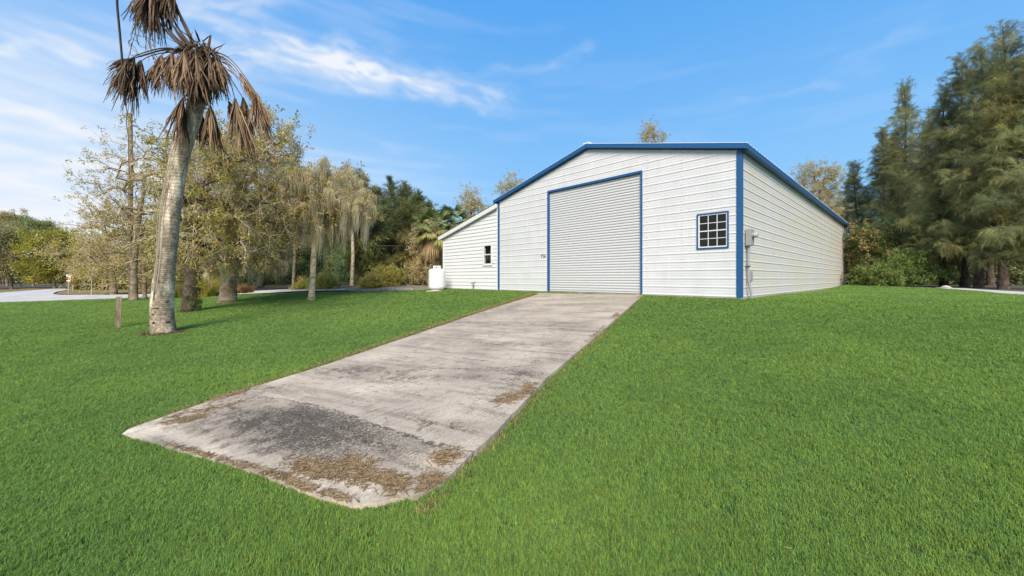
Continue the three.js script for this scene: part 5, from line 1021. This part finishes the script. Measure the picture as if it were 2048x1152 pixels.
// the far woods: dense leafage that closes the view behind the trees
{
  const r = mulberry(1600), left = [], right = [];
  for (let k = 0; k < 5200; k++) { const ix = lerp(150, 980, r()), Z = 50 + 12 * r(), b = onGround(ix, Z), top = 7.6 * (0.55 + 0.75 * noise(ix * 0.035, 3)) * (ix < 320 ? 0.7 : 1), y = top * Math.pow(r(), 0.9); b.y += y; const s = 1.2 + 0.9 * r(); left.push({ p: b, s: [s, s, s], r: [r() * 6, r() * 6, r() * 6], c: shade(r, pick(r, [...cPineDark, ...cPine, ...cOlive, ...cTan]), 0.35) }); }
  for (let k = 0; k < 4200; k++) { const ix = lerp(1690, 2420, r()), Z = (ix > 1850 ? 29 : 37) + 7 * r(), b = onGround(ix, Z), y = (ix > 1850 ? 7 : 4.5) * r(); b.y += y; const s = 0.9 + 0.6 * r(); right.push({ p: b, s: [s, s, s], r: [r() * 6, r() * 6, r() * 6], c: shade(r, pick(r, [...cPineDark, ...cPine]), 0.3) }); }
  copies('woodland', clumpBig, leafMat, left, scene); copies('thicket', clumpBig, leafMat, right, scene);
  const far = []; for (let k = 0; k < 2600; k++) { const ix = lerp(-250, 330, r()), Z = 115 + 20 * r(), b = onGround(ix, Z); b.y += 8.5 * r() * (0.7 + 0.5 * noise(ix * 0.05, 9)); const s = 2.6 + 1.6 * r(); far.push({ p: b, s: [s, s, s], r: [r() * 6, r() * 6, r() * 6], c: shade(r, pick(r, [...cShrub, ...cOlive, ...cTan]), 0.25) }); }
  copies('far_wood', clumpBig, leafMat, far, scene);
}

// ------------------------------------------------------------------ lawn grass
const grassMat = new THREE.MeshPhysicalMaterial({ color: 0xffffff, roughness: 1, specularIntensity: 0.2, transmission: 0.4, thickness: 0, side: THREE.DoubleSide });
{
  const tuft = (seed, n, spread) => {
    const r = mulberry(seed), B = new Buf();
    for (let k = 0; k < n; k++) {
      const a = r() * 6.283, d = spread * Math.sqrt(r()), x = Math.cos(a) * d, z = Math.sin(a) * d, f = r() * 6.283, o = 0.2 + 0.9 * r(), l = 0.5 + 0.6 * r(), w = 0.03 + 0.025 * r(), sx = -Math.sin(f) * w, sz = Math.cos(f) * w, ox = Math.cos(f) * o * l, oz = Math.sin(f) * o * l;
      const i0 = B.v(x - sx, -0.1, z - sz), i1 = B.v(x + sx, -0.1, z + sz), m0 = B.v(x + ox * 0.35 - sx * 0.85, l * 0.6, z + oz * 0.35 - sz * 0.85), m1 = B.v(x + ox * 0.35 + sx * 0.85, l * 0.6, z + oz * 0.35 + sz * 0.85), e = B.v(x + ox, l * (0.95 - 0.35 * o), z + oz);
      B.quad(i0, i1, m1, m0); B.tri(m0, m1, e);
    }
    return B.geometry();
  };
  const r = mulberry(2024), list = [], dry = [], N = 420000, ZA = 1.25, ZB = 31, pw = 0.3;
  const near = drivePoly.map((p) => p);
  for (let k = 0; k < N; k++) {
    const Z = Math.pow(lerp(Math.pow(ZA, pw), Math.pow(ZB, pw), r()), 1 / pw), half = 1.36 * Z * 1.12 + 0.7, x = (r() * 2 - 1) * half, z = -Z;
    if (!inside(lawnPoly, x, z)) continue;
    const dq = driveInv(x, z);
    if (dq[0] > -0.3 && dq[0] < 4.4 && dq[1] > -0.3 && dq[1] < 13.2 && inside(drivePoly, x, z)) continue;
    const gap = noise(x * 9 + 3, z * 9) * 0.6 + noise(x * 21, z * 21 + 5) * 0.4; if (Z < 14 && gap < 0.21 + 0.12 * r()) continue;
    const n = fbm(x * 0.8 + 9, z * 0.8, 3), m = fbm(x * 3.1, z * 3.1 + 7, 2), s = 0.055 * Math.pow(Z / 3, 0.72) * (0.8 + 0.4 * r()) * (Z < 3 ? 0.95 : 1), h = 0.046 * (0.7 + 0.6 * r()) * (0.7 + 0.65 * m) * (1 + 0.12 * Math.min(Z / 20, 1));
    const v = (0.86 + 0.28 * n) * (0.78 + 0.44 * r()), wrm = (r() - 0.5) * 0.36 + (n - 0.5) * 0.12;
    const c = rgb(0.215 * v * (1 + wrm), 0.338 * v, 0.066 * v * (1 - wrm));
    list.push({ p: new V3(x, terrain(x, z), z), s: [s, h, s], r: [(r() - 0.5) * 0.3, r() * 6.3, (r() - 0.5) * 0.3], c });
  }
  const gm = copies('lawn_grass', tuft(5, 14, 0.8), grassMat, list, scene);
  // dry blades and needles along the driveway's edges
  const e = mulberry(44);
  for (let k = 0; k < 5200; k++) {
    const leftSide = e() < 0.9, q = Math.pow(e(), leftSide ? 0.6 : 1.6) * 12.6, p = leftSide ? -0.06 - Math.abs(e() + e() - 1) * 0.22 : 4.1 + 0.03 * q / 4 + (e() - 0.3) * 0.07, [x, z] = drive(p, q);
    dry.push({ p: new V3(x, terrain(x, z) + 0.012, z), s: [0.06 + 0.004 * q, 0.03 + 0.02 * e(), 0.06 + 0.004 * q], r: [(e() - 0.5) * 0.8, e() * 6.3, (e() - 0.5) * 0.8], c: shade(e, pick(e, [rgb(0.42, 0.31, 0.13), rgb(0.34, 0.31, 0.11), rgb(0.30, 0.21, 0.09)]), 0.25) });
  }
  copies('dry_grass', tuft(6, 7, 0.8), grassMat, dry, scene);
  // odd pale straws lying in the lawn
  const straw = []; for (let k = 0; k < 60; k++) { const Z = 1.8 + 8 * Math.pow(e(), 1.5), x = (e() * 2 - 1) * 1.3 * Z, z = -Z; if (inside(drivePoly, x, z)) continue; straw.push({ p: new V3(x, terrain(x, z) + 0.048, z), s: [0.6 + e(), 1, 1], r: [(e() - 0.5) * 0.5, e() * 6.3, (e() - 0.5) * 0.5], c: shade(e, rgb(0.42, 0.38, 0.22), 0.2) }); }
  copies('straw', new THREE.BoxGeometry(0.035, 0.002, 0.0025), leafMat, straw, scene);
}
// pine needles lying in drifts on the driveway
{
  const r = mulberry(4040), list = [], drifts = [[3.0, 0.14, 0.42, 0.12, 1100], [3.2, 0.3, 0.2, 0.1, 330], [3.6, 0.17, 0.26, 0.12, 800], [0.35, 0.4, 0.3, 0.24, 420], [0.35, 0.8, 0.25, 0.25, 260], [2.48, -0.06, 0.5, 0.04, 330], [3.2, -0.09, 0.4, 0.03, 300], [1.5, -0.06, 0.7, 0.03, 140], [3.98, 0.27, 0.1, 0.1, 420], [3.9, 0.6, 0.14, 0.12, 240], [3.96, 2.22, 0.12, 0.25, 320], [3.86, 1.87, 0.16, 0.2, 260], [4.06, 5.3, 0.06, 0.9, 160], [4.08, 7.5, 0.07, 0.5, 140], [0.0, 1.1, 0.12, 0.3, 200], [2, 3, 1.7, 3, 240]];
  for (const [p, q, a, b, n] of drifts) for (let k = 0; k < n; k++) {
    const g = () => (r() + r() + r() - 1.5) / 1.1, pp = p + g() * a, qq = q + g() * b, [x, z] = drive(pp, qq);
    if (!inside(drivePoly, x, z)) continue;
    if (fbm(pp * 9 + 3, qq * 9, 3) < 0.3 + 0.22 * r()) continue;
    list.push({ p: new V3(x, driveTop(x, z) + 0.004 + 0.012 * r(), z), s: [0.6 + 0.8 * r(), 1, 1], r: [(r() - 0.5) * 0.3, r() * 6.3, (r() - 0.5) * 0.3], c: shade(r, pick(r, [rgb(0.42, 0.30, 0.16), rgb(0.34, 0.23, 0.12), rgb(0.48, 0.36, 0.21), rgb(0.22, 0.14, 0.07)]), 0.2) });
  }
  copies('pine_needles', new THREE.BoxGeometry(0.075, 0.003, 0.0035), leafMat, list, scene);
}
renderer.render(scene, camera);
